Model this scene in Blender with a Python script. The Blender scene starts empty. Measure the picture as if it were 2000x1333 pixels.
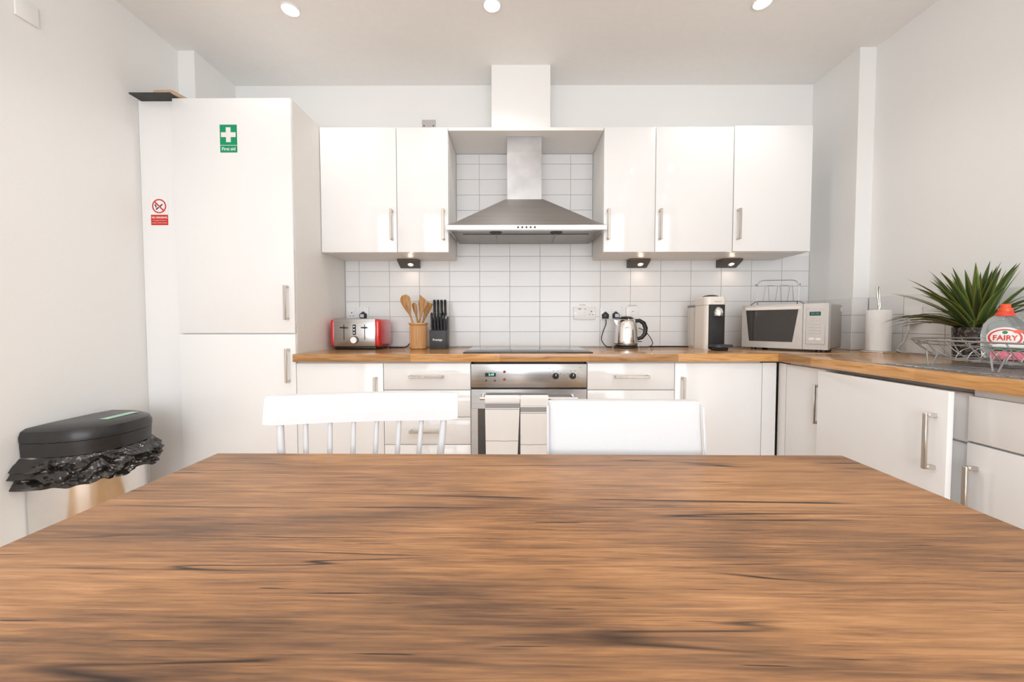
import bpy, bmesh, math, random
from mathutils import Vector, Matrix, noise
random.seed(7)
S = bpy.context.scene
COL = S.collection
R = math.radians
# ------------------------------------------------------------------ camera
CZ = 1.0646
cd = bpy.data.cameras.new('camera'); cam = bpy.data.objects.new('camera', cd); COL.objects.link(cam)
cd.sensor_fit = 'HORIZONTAL'; cd.sensor_width = 36; cd.lens = 756.6354 / 2000 * 36
cd.shift_x = (1000 - 1001.8607) / 2000; cd.shift_y = (659.7025 - 666.5) / 2000
cd.clip_start = .02
cam.location = (0, 0, CZ)
cam.rotation_mode = 'QUATERNION'
cam.rotation_quaternion = (Matrix.Rotation(R(.145), 3, 'Z') @ Matrix.Rotation(R(90 - 2.0568), 3, 'X') @ Matrix.Rotation(R(-.0512), 3, 'Z')).to_quaternion()
S.camera = cam
# ------------------------------------------------------------------ light
EXPOSURE = 0.12
WORLD = 5.2
SPOT_W = 8.0
S.view_settings.view_transform = 'Standard'; S.view_settings.look = 'None'
S.view_settings.exposure = EXPOSURE; S.view_settings.gamma = 1; S.view_settings.use_curve_mapping = False
w = bpy.data.worlds.new('sky'); S.world = w; w.use_nodes = True
bg = w.node_tree.nodes['Background']; bg.inputs[0].default_value = (.92, .96, 1, 1); bg.inputs[1].default_value = WORLD
WIN_X0, WIN_X1, WIN_Z0, WIN_Z1, REAR = -1.55, 1.65, .06, 2.3, -2.6
ld = bpy.data.lights.new('window_portal', 'AREA'); ld.shape = 'RECTANGLE'; ld.size = WIN_X1 - WIN_X0; ld.size_y = WIN_Z1 - WIN_Z0
ld.cycles.is_portal = True
po = bpy.data.objects.new('window_portal', ld); COL.objects.link(po)
po.location = ((WIN_X0 + WIN_X1) / 2, REAR - .12, (WIN_Z0 + WIN_Z1) / 2); po.rotation_euler = (R(90), 0, 0)

# ------------------------------------------------------------------ helpers
WO = {}      # world offset of every object that can be a parent
def tag(o, label=None, cat=None, group=None, kind=None, category=None):
    cat = cat or category
    if label: o['label'] = label
    if cat: o['category'] = cat
    if group: o['group'] = group
    if kind: o['kind'] = kind
    return o
def thing(name, label, cat, loc=(0, 0, 0), rz=0, group=None):
    o = bpy.data.objects.new(name, None); COL.objects.link(o); o.empty_display_size = .05
    o.location = loc; o.rotation_euler = (0, 0, rz); WO[o] = Vector(loc) if rz == 0 else None
    return tag(o, label, cat, group)
class MB:
    """collects shapes into one mesh"""
    def __init__(s): s.b = bmesh.new()
    def box(s, x0, x1, y0, y1, z0, z1, bev=0, seg=2):
        v = [s.b.verts.new((x, y, z)) for x in (x0, x1) for y in (y0, y1) for z in (z0, z1)]
        f = [s.b.faces.new([v[i] for i in q]) for q in ((0, 1, 3, 2), (4, 6, 7, 5), (0, 4, 5, 1), (2, 3, 7, 6), (0, 2, 6, 4), (1, 5, 7, 3))]
        if bev:
            es = {e for q in f for e in q.edges}
            bmesh.ops.bevel(s.b, geom=list(es), offset=bev, segments=seg, profile=.5, affect='EDGES')
        return s
    def hull(s, pts0, pts1, bev=0):
        """loft between two polygons with the same number of points, capped"""
        a = [s.b.verts.new(p) for p in pts0]; c = [s.b.verts.new(p) for p in pts1]; n = len(a)
        f = [s.b.faces.new(a[::-1]), s.b.faces.new(c)]
        for i in range(n): f.append(s.b.faces.new((a[i], a[(i + 1) % n], c[(i + 1) % n], c[i])))
        if bev:
            es = {e for q in f for e in q.edges}
            bmesh.ops.bevel(s.b, geom=list(es), offset=bev, segments=2, profile=.5, affect='EDGES')
        return s
    def loft(s, rings, cap0=True, cap1=True, closed=True):
        vs = [[s.b.verts.new(p) for p in r] for r in rings]; n = len(vs[0])
        for a, c in zip(vs, vs[1:]):
            for i in range(n if closed else n - 1): s.b.faces.new((a[i], a[(i + 1) % n], c[(i + 1) % n], c[i]))
        if closed and cap0: s.b.faces.new(vs[0][::-1])
        if closed and cap1: s.b.faces.new(vs[-1])
        return s
    def lathe(s, prof, cx=0, cy=0, n=32, cap0=True, cap1=True):
        return s.loft([[(cx + r * math.cos(2 * math.pi * i / n), cy + r * math.sin(2 * math.pi * i / n), z) for i in range(n)] for r, z in prof], cap0, cap1)
    def cyl(s, p0, p1, r, r1=None, n=16):
        return s.tube([p0, p1], [r, r if r1 is None else r1], n)
    def tube(s, pts, r, n=8, closed=False, flat=None):
        pts = [Vector(p) for p in pts]; m = len(pts)
        rr = r if isinstance(r, (list, tuple)) else [r] * m
        rings = []; up = None
        for i, p in enumerate(pts):
            if closed: t = pts[(i + 1) % m] - pts[i - 1]
            else: t = pts[min(i + 1, m - 1)] - pts[max(i - 1, 0)]
            t.normalize()
            if up is None:
                up = Vector((0, 0, 1)) if abs(t.z) < .9 else Vector((0, 1, 0))
            a = t.cross(up).normalized(); up = a.cross(t).normalized()
            k = flat or 1
            rings.append([p + (a * math.cos(2 * math.pi * j / n) + up * math.sin(2 * math.pi * j / n) * k) * rr[i] for j in range(n)])
        if closed: rings.append(rings[0])
        if closed:
            vs = [[s.b.verts.new(q) for q in g] for g in rings[:-1]]; vs.append(vs[0])
            for a, c in zip(vs, vs[1:]):
                for i in range(n): s.b.faces.new((a[i], a[(i + 1) % n], c[(i + 1) % n], c[i]))
            return s
        return s.loft(rings)
    def poly(s, pts): s.b.faces.new([s.b.verts.new(p) for p in pts]); return s
    def prism(s, xy, z0, z1, bev=0): return s.hull([(x, y, z0) for x, y in xy], [(x, y, z1) for x, y in xy], bev)
    def mesh(s, name, m, smooth=40):
        bmesh.ops.recalc_face_normals(s.b, faces=s.b.faces[:])
        me = bpy.data.meshes.new(name); s.b.to_mesh(me); s.b.free()
        if m: me.materials.append(m)
        if smooth:
            me.polygons.foreach_set('use_smooth', [True] * len(me.polygons))
            me.set_sharp_from_angle(angle=R(smooth))
        return me
    def build(s, name, m, parent=None, local=False, smooth=40, **k):
        me = s.mesh(name, m, smooth)
        o = bpy.data.objects.new(name, me); COL.objects.link(o)
        if parent is not None:
            o.parent = parent
            off = WO.get(parent)
            if off is not None and not local: me.transform(Matrix.Translation(-off)); WO[o] = off
            else: WO[o] = off if off is not None else None
            if local: WO[o] = None
        else: WO[o] = Vector((0, 0, 0))
        if k: tag(o, **k)
        return o
def struct(name, mb, m): return mb.build(name, m, None, smooth=0, kind='structure')
def text_mesh(body, size, m, name, align='CENTER', bold=0, sx=1, spacing=1):
    """flat lettering in the XZ plane, facing -Y, centred on the origin"""
    c = bpy.data.curves.new('t', 'FONT'); c.body = body; c.size = size; c.align_x = align; c.align_y = 'CENTER'; c.offset = bold; c.space_character = spacing
    c.resolution_u = 3
    o = bpy.data.objects.new('t', c); COL.objects.link(o)
    bpy.context.view_layer.update()
    me = bpy.data.meshes.new_from_object(o.evaluated_get(bpy.context.evaluated_depsgraph_get()))
    bpy.data.objects.remove(o); bpy.data.curves.remove(c)
    me.transform(Matrix.Rotation(R(90), 4, 'X') @ Matrix.Diagonal((sx, 1, 1, 1)))
    me.materials.clear(); me.materials.append(m); me.name = name
    return me
def put_mesh(me, name, parent, mat4=None, off=None):
    if mat4 is not None: me.transform(mat4)
    if off is not None: me.transform(Matrix.Translation(-Vector(off)))
    o = bpy.data.objects.new(name, me); COL.objects.link(o); o.parent = parent; WO[o] = WO.get(parent)
    return o
def lettering(body, size, m, parent, x, y, z, name='lettering', bold=0, sx=1, spacing=1):
    me = text_mesh(body, size, m, name, bold=bold, sx=sx, spacing=spacing)
    return put_mesh(me, name, parent, Matrix.Translation((x, y, z)), WO.get(parent))

# ------------------------------------------------------------------ materials
def new_mat(name):
    m = bpy.data.materials.new(name); m.use_nodes = True
    nt = m.node_tree; return m, nt, nt.nodes['Principled BSDF']
def nd(nt, t, **k):
    n = nt.nodes.new(t)
    for a, v in k.items(): setattr(n, a, v)
    return n
def plain(name, col, rough=.5, metal=0, noise_amt=.03, scale=30, bump=0, coat=0, stretch=None, spec=.5, emis=None, estr=0, trans=0, ior=1.45, alpha=1):
    m, nt, p = new_mat(name)
    p.inputs['Roughness'].default_value = rough; p.inputs['Metallic'].default_value = metal
    p.inputs['Coat Weight'].default_value = coat; p.inputs['Coat Roughness'].default_value = .05
    p.inputs['Specular IOR Level'].default_value = spec; p.inputs['IOR'].default_value = ior
    p.inputs['Transmission Weight'].default_value = trans; p.inputs['Alpha'].default_value = alpha
    tc = nd(nt, 'ShaderNodeTexCoord'); mp = nd(nt, 'ShaderNodeMapping'); n = nd(nt, 'ShaderNodeTexNoise')
    n.inputs['Scale'].default_value = scale; n.inputs['Detail'].default_value = 4
    if stretch: mp.inputs['Scale'].default_value = stretch
    nt.links.new(tc.outputs['Object'], mp.inputs[0]); nt.links.new(mp.outputs[0], n.inputs['Vector'])
    r = nd(nt, 'ShaderNodeValToRGB')
    lo = [max(0, c * (1 - noise_amt)) for c in col]; hi = [min(1, c * (1 + noise_amt)) for c in col]
    r.color_ramp.elements[0].color = (*lo, 1); r.color_ramp.elements[1].color = (*hi, 1)
    r.color_ramp.elements[0].position = .3; r.color_ramp.elements[1].position = .7
    nt.links.new(n.outputs[0], r.inputs[0]); nt.links.new(r.outputs[0], p.inputs['Base Color'])
    if bump:
        b = nd(nt, 'ShaderNodeBump'); b.inputs['Strength'].default_value = bump; b.inputs['Distance'].default_value = .002
        nt.links.new(n.outputs[0], b.inputs['Height']); nt.links.new(b.outputs[0], p.inputs['Normal'])
    if emis: p.inputs['Emission Color'].default_value = (*emis, 1); p.inputs['Emission Strength'].default_value = estr
    return m
M = {}
M['wall'] = plain('wall_paint', (.86, .86, .85), .6, bump=.05, scale=180, noise_amt=.01)
M['ceiling'] = plain('ceiling_paint', (.90, .89, .875), .8, noise_amt=.01)
M['cab'] = plain('white_gloss_door', (.86, .86, .86), .12, noise_amt=.004, coat=.3)
M['carc'] = plain('white_melamine', (.84, .82, .79), .4, noise_amt=.01)
M['tile'] = plain('white_glazed_tile', (.80, .80, .80), .16, noise_amt=.02, scale=6, bump=.03)
M['grout'] = plain('grey_grout', (.60, .59, .58), .85, noise_amt=.08, scale=120)
M['nickel'] = plain('brushed_nickel', (.62, .58, .53), .28, 1, noise_amt=.08, scale=60, stretch=(1, 1, .05))
M['steel'] = plain('brushed_steel', (.46, .455, .45), .25, 1, noise_amt=.07, scale=90, stretch=(.03, 1, 1.5))
M['steelv'] = plain('brushed_steel_duct', (.56, .575, .60), .30, 1, noise_amt=.14, scale=9, bump=.05)
M['steeld'] = plain('dull_hood_steel', (.27, .25, .23), .35, 1, noise_amt=.07)
M['steelb'] = plain('bright_steel', (.80, .80, .80), .16, 1, noise_amt=.02)
M['chrome'] = plain('chrome', (.82, .80, .77), .06, 1, noise_amt=.02)
M['wire'] = plain('grey_wire', (.42, .42, .42), .35, 1, noise_amt=.05)
M['darkwire'] = plain('dark_wire', (.18, .17, .17), .4, .8, noise_amt=.05)
M['black'] = plain('black_plastic', (.012, .012, .013), .35, noise_amt=.2)
M['blackm'] = plain('black_matt', (.02, .02, .021), .6, noise_amt=.2)
M['charcoal'] = plain('charcoal_coating', (.045, .047, .052), .5, noise_amt=.1)
M['hob'] = plain('black_ceramic_glass', (.012, .012, .013), .04, noise_amt=.1, spec=.8)
M['glass'] = plain('dark_oven_glass', (.02, .017, .013), .03, noise_amt=.1, spec=.9)
M['red'] = plain('red_enamel', (.62, .012, .012), .16, noise_amt=.03, coat=.6)
M['white'] = plain('white_plastic', (.82, .82, .82), .3, noise_amt=.005)
M['cream'] = plain('cream_plastic', (.80, .75, .69), .25, noise_amt=.01)
M['paper'] = plain('kitchen_paper', (.88, .88, .87), .95, noise_amt=.02, scale=90, bump=.35)
M['chairw'] = plain('white_painted_wood', (.69, .705, .73), .45, noise_amt=.01)
M['leather'] = plain('white_faux_leather', (.74, .76, .79), .38, noise_amt=.012, scale=260, bump=.12)
M['bag'] = plain('black_bin_bag', (.018, .016, .014), .15, noise_amt=.25, scale=9, bump=.15, spec=.8)
M['lid'] = plain('black_bin_lid', (.022, .022, .023), .28, noise_amt=.15)
M['binbody'] = plain('polished_steel_bin', (.82, .81, .79), .16, 1, noise_amt=.02)
M['mint'] = plain('mint_sticker', (.42, .66, .50), .5)
M['green'] = plain('sign_green', (.0, .30, .13), .35, noise_amt=.01)
M['signred'] = plain('sign_red', (.62, .025, .015), .35, noise_amt=.02)
M['signwhite'] = plain('sign_white', (.85, .85, .85), .35, noise_amt=.005)
M['ink'] = plain('dark_ink', (.03, .03, .05), .6)
M['greyink'] = plain('grey_print', (.25, .25, .26), .6)
M['led'] = plain('red_indicator', (.35, .02, .03), .2)
M['digits'] = plain('green_digits', (.1, .6, .5), .5, emis=(.35, 1, .8), estr=1.2)
M['mwdisp'] = plain('green_display', (.01, .07, .055), .2, noise_amt=.05)
M['silver'] = plain('silver_plastic', (.62, .605, .59), .28, .45, noise_amt=.02)
M['mwside'] = plain('grey_painted_metal', (.33, .315, .295), .4, .2, noise_amt=.02)
M['mwwin'] = plain('smoked_window', (.045, .043, .04), .06, noise_amt=.05)
M['bulb'] = plain('lamp_glow', (1, 1, 1), .3, emis=(1, .95, .88), estr=30)
M['ucbulb'] = plain('cabinet_lamp_glow', (1, 1, 1), .3, emis=(1, .85, .65), estr=3)
M['bronze'] = plain('bronze_plastic', (.10, .085, .07), .4, noise_amt=.05)
M['orange'] = plain('orange_cap', (.80, .10, .03), .3)
M['labelred'] = plain('label_red', (.72, .06, .03), .35)
M['clear'] = plain('clear_bottle', (.86, .93, .93), .06, trans=.85, ior=1.33, noise_amt=.01)
M['pink'] = plain('pink_sponge', (.80, .22, .30), .9, noise_amt=.12, scale=160, bump=.8)
M['scour'] = plain('green_scourer', (.03, .16, .08), .95, noise_amt=.4, scale=200, bump=1)
M['soil'] = plain('dark_soil', (.02, .016, .012), .95, noise_amt=.5, scale=120, bump=1)
M['slate'] = plain('dark_board', (.045, .047, .047), .6, noise_amt=.2)
M['towelg'] = None
def wood(name, cols, sc=(1, 14, 14), fine=6, rough=.4, bump=.1, distort=1.5, coat=0):
    m, nt, p = new_mat(name); L = nt.links
    tc = nd(nt, 'ShaderNodeTexCoord'); mp = nd(nt, 'ShaderNodeMapping'); mp.inputs['Scale'].default_value = sc
    L.new(tc.outputs['Object'], mp.inputs[0])
    n = nd(nt, 'ShaderNodeTexNoise'); n.inputs['Scale'].default_value = fine; n.inputs['Detail'].default_value = 8; n.inputs['Distortion'].default_value = distort
    L.new(mp.outputs[0], n.inputs['Vector'])
    r = nd(nt, 'ShaderNodeValToRGB'); e = r.color_ramp.elements
    e[0].position = .28; e[1].position = .72; e[0].color = (*cols[0], 1); e[1].color = (*cols[-1], 1)
    for i, c in enumerate(cols[1:-1]):
        q = e.new(.28 + .44 * (i + 1) / (len(cols) - 1)); q.color = (*c, 1)
    L.new(n.outputs[0], r.inputs[0]); L.new(r.outputs[0], p.inputs['Base Color'])
    b = nd(nt, 'ShaderNodeBump'); b.inputs['Strength'].default_value = bump; b.inputs['Distance'].default_value = .002
    L.new(n.outputs[0], b.inputs['Height']); L.new(b.outputs[0], p.inputs['Normal'])
    p.inputs['Roughness'].default_value = rough; p.inputs['Coat Weight'].default_value = coat
    return m, nt, p, n, r, mp, tc
M['floor'] = wood('oak_floor', [(.36, .19, .08), (.54, .32, .15), (.64, .41, .21)], (1, 9, 1), 5, .35)[0]
M['spoon'] = wood('olive_wood', [(.20, .085, .022), (.42, .21, .06), (.52, .29, .10)], (9, 9, 1), 10, .45)[0]
M['bamboo'] = wood('bamboo', [(.42, .20, .06), (.58, .31, .12), (.66, .40, .18)], (30, 30, .6), 4, .35)[0]
M['plywood'] = wood('pale_wood', [(.45, .30, .19), (.62, .45, .31)], (4, 20, 20), 6, .6)[0]
def block_wood(name, along):
    """butcher-block laminate: long staves of slightly different tone"""
    m, nt, p, n, r, mp, tc = wood(name, [(.36, .165, .05), (.55, .285, .10), (.66, .37, .15)], (1.2, 16, 16) if along == 'X' else (16, 1.2, 16), 5, .22, .03, 1, .25)
    L = nt.links
    sp = nd(nt, 'ShaderNodeSeparateXYZ'); L.new(tc.outputs['Object'], sp.inputs[0])
    a, c = ('X', 'Y') if along == 'X' else ('Y', 'X')
    row = nd(nt, 'ShaderNodeMath', operation='MULTIPLY'); row.inputs[1].default_value = 24; L.new(sp.outputs[c], row.inputs[0])
    rf = nd(nt, 'ShaderNodeMath', operation='FLOOR'); L.new(row.outputs[0], rf.inputs[0])
    sh = nd(nt, 'ShaderNodeMath', operation='MULTIPLY_ADD'); sh.inputs[1].default_value = .37; L.new(rf.outputs[0], sh.inputs[0])
    ln = nd(nt, 'ShaderNodeMath', operation='MULTIPLY'); ln.inputs[1].default_value = 2.2; L.new(sp.outputs[a], ln.inputs[0])
    L.new(ln.outputs[0], sh.inputs[2])
    cf = nd(nt, 'ShaderNodeMath', operation='FLOOR'); L.new(sh.outputs[0], cf.inputs[0])
    cb = nd(nt, 'ShaderNodeCombineXYZ'); L.new(rf.outputs[0], cb.inputs[0]); L.new(cf.outputs[0], cb.inputs[1])
    wn = nd(nt, 'ShaderNodeTexWhiteNoise'); L.new(cb.outputs[0], wn.inputs['Vector'])
    mr = nd(nt, 'ShaderNodeMapRange'); mr.inputs['To Min'].default_value = .72; mr.inputs['To Max'].default_value = 1.22; L.new(wn.outputs['Value'], mr.inputs['Value'])
    mx = nd(nt, 'ShaderNodeVectorMath', operation='SCALE'); L.new(r.outputs[0], mx.inputs[0]); L.new(mr.outputs[0], mx.inputs['Scale'])
    L.new(mx.outputs[0], p.inputs['Base Color'])
    return m
M['block_x'] = block_wood('block_wood_long', 'X'); M['block_y'] = block_wood('block_wood_return', 'Y')
def table_wood():
    m, nt, p = new_mat('rustic_table_wood'); L = nt.links
    tc = nd(nt, 'ShaderNodeTexCoord')
    def nz(scale3, sc, det=6, dist=0, rough=.55):
        mp = nd(nt, 'ShaderNodeMapping'); mp.inputs['Scale'].default_value = scale3; L.new(tc.outputs['Object'], mp.inputs[0])
        n = nd(nt, 'ShaderNodeTexNoise'); n.inputs['Scale'].default_value = sc; n.inputs['Detail'].default_value = det; n.inputs['Distortion'].default_value = dist; n.inputs['Roughness'].default_value = rough
        L.new(mp.outputs[0], n.inputs['Vector']); return n
    big = nz((.8, 2.6, 1), 1.6, 4, .6); grain = nz((1.2, 22, 1), 4, 9, .5, .66); fibre = nz((4, 95, 1), 3, 5, .3, .6)
    ad = nd(nt, 'ShaderNodeMath', operation='MULTIPLY_ADD'); ad.inputs[1].default_value = .50; L.new(big.outputs[0], ad.inputs[0])
    m2 = nd(nt, 'ShaderNodeMath', operation='MULTIPLY'); m2.inputs[1].default_value = .42; L.new(grain.outputs[0], m2.inputs[0]); L.new(m2.outputs[0], ad.inputs[2])
    a3 = nd(nt, 'ShaderNodeMath', operation='MULTIPLY_ADD'); a3.inputs[1].default_value = .25; L.new(fibre.outputs[0], a3.inputs[0]); L.new(ad.outputs[0], a3.inputs[2])
    r = nd(nt, 'ShaderNodeValToRGB'); e = r.color_ramp.elements
    e[0].position = .39; e[0].color = (.070, .036, .020, 1); e[1].position = .71; e[1].color = (.52, .275, .125, 1)
    for pos, c in ((.475, (.150, .076, .038)), (.545, (.245, .122, .056)), (.61, (.36, .178, .075))): q = e.new(pos); q.color = (*c, 1)
    L.new(a3.outputs[0], r.inputs[0])
    # long dark cracks: the thin iso-line of a stretched noise, broken up by a second noise
    ck = nz((.26, 7.5, 1), 1.6, 3, .35, .45)
    s = nd(nt, 'ShaderNodeMath', operation='SUBTRACT'); s.inputs[1].default_value = .5; L.new(ck.outputs[0], s.inputs[0])
    ab = nd(nt, 'ShaderNodeMath', operation='ABSOLUTE'); L.new(s.outputs[0], ab.inputs[0])
    line = nd(nt, 'ShaderNodeMapRange'); line.inputs['From Min'].default_value = .001; line.inputs['From Max'].default_value = .0085; line.inputs['To Min'].default_value = 1; line.inputs['To Max'].default_value = 0
    L.new(ab.outputs[0], line.inputs['Value'])
    msk = nz((1.1, 3, 1), 2.1, 2); mm = nd(nt, 'ShaderNodeMapRange'); mm.inputs['From Min'].default_value = .42; mm.inputs['From Max'].default_value = .50; L.new(msk.outputs[0], mm.inputs['Value'])
    mu = nd(nt, 'ShaderNodeMath', operation='MULTIPLY'); L.new(line.outputs[0], mu.inputs[0]); L.new(mm.outputs[0], mu.inputs[1])
    ds = nz((3.2, 110, 1), 2.2, 2, .2, .5); dm = nd(nt, 'ShaderNodeMapRange'); dm.inputs['From Min'].default_value = .70; dm.inputs['From Max'].default_value = .75; L.new(ds.outputs[0], dm.inputs['Value'])
    mxd = nd(nt, 'ShaderNodeMath', operation='MAXIMUM'); L.new(mu.outputs[0], mxd.inputs[0]); L.new(dm.outputs[0], mxd.inputs[1])
    mx = nd(nt, 'ShaderNodeMix', data_type='RGBA'); L.new(mxd.outputs[0], mx.inputs[0]); L.new(r.outputs[0], mx.inputs[6]); mx.inputs[7].default_value = (.028, .014, .008, 1)
    # knots
    mpv = nd(nt, 'ShaderNodeMapping'); mpv.inputs['Scale'].default_value = (1.5, 4.5, 1); L.new(tc.outputs['Object'], mpv.inputs[0])
    vo = nd(nt, 'ShaderNodeTexVoronoi'); vo.inputs['Scale'].default_value = 1.6; L.new(mpv.outputs[0], vo.inputs['Vector'])
    kn = nd(nt, 'ShaderNodeMapRange'); kn.inputs['From Min'].default_value = .03; kn.inputs['From Max'].default_value = .22; kn.inputs['To Min'].default_value = .62; kn.inputs['To Max'].default_value = 0
    L.new(vo.outputs['Distance'], kn.inputs['Value'])
    mk = nd(nt, 'ShaderNodeMath', operation='MULTIPLY'); L.new(kn.outputs[0], mk.inputs[0]); L.new(grain.outputs[0], mk.inputs[1])
    mx2 = nd(nt, 'ShaderNodeMix', data_type='RGBA'); L.new(mk.outputs[0], mx2.inputs[0]); L.new(mx.outputs[2], mx2.inputs[6]); mx2.inputs[7].default_value = (.05, .026, .014, 1)
    L.new(mx2.outputs[2], p.inputs['Base Color'])
    b = nd(nt, 'ShaderNodeBump'); b.inputs['Strength'].default_value = .25; b.inputs['Distance'].default_value = .001
    L.new(a3.outputs[0], b.inputs['Height']); L.new(b.outputs[0], p.inputs['Normal'])
    p.inputs['Roughness'].default_value = .42; p.inputs['Specular IOR Level'].default_value = .35
    return m
M['table'] = table_wood()
def towel_mat():
    m, nt, p = new_mat('striped_cotton'); L = nt.links
    tc = nd(nt, 'ShaderNodeTexCoord'); sp = nd(nt, 'ShaderNodeSeparateXYZ'); L.new(tc.outputs['Object'], sp.inputs[0])
    r = nd(nt, 'ShaderNodeValToRGB'); r.color_ramp.interpolation = 'CONSTANT'; e = r.color_ramp.elements
    W, G = (.92, .915, .905, 1), (.36, .355, .37, 1)
    # local z runs 0 at the bar down to -.4 ; ramp over 0..0.4
    stops = [(0, W), (.027, G), (.029, W), (.034, G), (.058, W), (.063, G), (.066, W), (.222, G), (.226, W)]
    e[0].position = 0; e[0].color = W; e[1].position = 1; e[1].color = W
    for z, c in stops[1:]: q = e.new(z / .4); q.color = c
    mr = nd(nt, 'ShaderNodeMapRange'); mr.inputs['From Min'].default_value = 0; mr.inputs['From Max'].default_value = -.4; L.new(sp.outputs['Z'], mr.inputs['Value'])
    L.new(mr.outputs[0], r.inputs[0]); L.new(r.outputs[0], p.inputs['Base Color'])
    n = nd(nt, 'ShaderNodeTexNoise'); n.inputs['Scale'].default_value = 500; L.new(tc.outputs['Object'], n.inputs['Vector'])
    b = nd(nt, 'ShaderNodeBump'); b.inputs['Strength'].default_value = .3; b.inputs['Distance'].default_value = .001; L.new(n.outputs[0], b.inputs['Height']); L.new(b.outputs[0], p.inputs['Normal'])
    p.inputs['Roughness'].default_value = .9
    return m
M['towel'] = towel_mat()
def leaf_mat():
    m, nt, p = new_mat('green_leaf'); L = nt.links
    tc = nd(nt, 'ShaderNodeTexCoord'); sp = nd(nt, 'ShaderNodeSeparateXYZ'); L.new(tc.outputs['UV'], sp.inputs[0])
    r = nd(nt, 'ShaderNodeValToRGB'); e = r.color_ramp.elements
    e[0].position = 0; e[0].color = (.27, .29, .055, 1); e[1].position = 1; e[1].color = (.27, .29, .055, 1)
    for pos, c in ((.2, (.085, .13, .03)), (.5, (.045, .088, .038)), (.8, (.085, .13, .03))): q = e.new(pos); q.color = (*c, 1)
    L.new(sp.outputs['X'], r.inputs[0])
    oi = nd(nt, 'ShaderNodeObjectInfo'); mr = nd(nt, 'ShaderNodeMapRange'); mr.inputs['To Min'].default_value = .7; mr.inputs['To Max'].default_value = 1.5; L.new(oi.outputs['Random'], mr.inputs['Value'])
    vm = nd(nt, 'ShaderNodeVectorMath', operation='SCALE'); L.new(r.outputs[0], vm.inputs[0]); L.new(mr.outputs[0], vm.inputs['Scale'])
    L.new(vm.outputs[0], p.inputs['Base Color']); p.inputs['Roughness'].default_value = .4
    return m
M['leaf'] = leaf_mat()
def pot_mat():
    m, nt, p = new_mat('black_mosaic_pot'); L = nt.links
    tc = nd(nt, 'ShaderNodeTexCoord'); v = nd(nt, 'ShaderNodeTexVoronoi'); v.inputs['Scale'].default_value = 130; L.new(tc.outputs['Object'], v.inputs['Vector'])
    r = nd(nt, 'ShaderNodeValToRGB'); e = r.color_ramp.elements; e[0].position = .55; e[0].color = (.012, .009, .008, 1); e[1].position = .95; e[1].color = (.16, .12, .10, 1)
    sp = nd(nt, 'ShaderNodeSeparateColor'); L.new(v.outputs['Color'], sp.inputs[0]); L.new(sp.outputs[0], r.inputs[0]); L.new(r.outputs[0], p.inputs['Base Color'])
    b = nd(nt, 'ShaderNodeBump'); b.inputs['Strength'].default_value = .6; b.inputs['Distance'].default_value = .002; L.new(v.outputs['Distance'], b.inputs['Height']); L.new(b.outputs[0], p.inputs['Normal'])
    p.inputs['Roughness'].default_value = .22
    return m
M['pot'] = pot_mat()

# ------------------------------------------------------------------ the room
D1, D2, D3 = 1.9875, 2.274, 2.5875          # base door plane, wall-cupboard door plane, tile face
CEIL = 2.625; XL, XR = -1.92, 2.05; WB = D3 + .007
struct('floor', MB().box(XL - .1, XR + .1, REAR - .1, WB + .1, -.1, 0), M['floor'])
struct('ceiling', MB().box(XL - .1, XR + .1, REAR - .1, WB + .1, CEIL, CEIL + .1), M['ceiling'])
wall_back = struct('wall_back', MB().box(XL - .1, XR + .1, WB, WB + .1, 0, CEIL), M['wall'])
struct('wall_left', MB().box(XL - .1, XL, REAR, WB, 0, CEIL).box(XL, -1.825, 2.265, WB, 0, CEIL), M['wall'])
wall_right = struct('wall_right', MB().box(XR, XR + .1, REAR, WB, 0, CEIL).box(1.9575, XR, 2.25, WB, 0, CEIL), M['wall'])
struct('wall_rear', MB().box(XL - .1, XR + .1, REAR - .1, REAR, 0, WIN_Z0).box(XL - .1, XR + .1, REAR - .1, REAR, WIN_Z1, CEIL)
       .box(XL - .1, WIN_X0, REAR - .1, REAR, WIN_Z0, WIN_Z1).box(WIN_X1, XR + .1, REAR - .1, REAR, WIN_Z0, WIN_Z1), M['wall'])
win = struct('window_1', MB().box(WIN_X0, WIN_X1, REAR - .09, REAR - .03, WIN_Z0, WIN_Z0 + .06).box(WIN_X0, WIN_X1, REAR - .09, REAR - .03, WIN_Z1 - .06, WIN_Z1)
             .box(WIN_X0, WIN_X0 + .06, REAR - .09, REAR - .03, WIN_Z0 + .06, WIN_Z1 - .06).box(WIN_X1 - .06, WIN_X1, REAR - .09, REAR - .03, WIN_Z0 + .06, WIN_Z1 - .06)
             .box(.02, .08, REAR - .09, REAR - .03, WIN_Z0 + .06, WIN_Z1 - .06), M['white'])
trim = struct('trim_1', MB().box(-.134, .221, 2.394, WB, 2.199, CEIL), M['wall'])       # boxed-in duct above the hood

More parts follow.
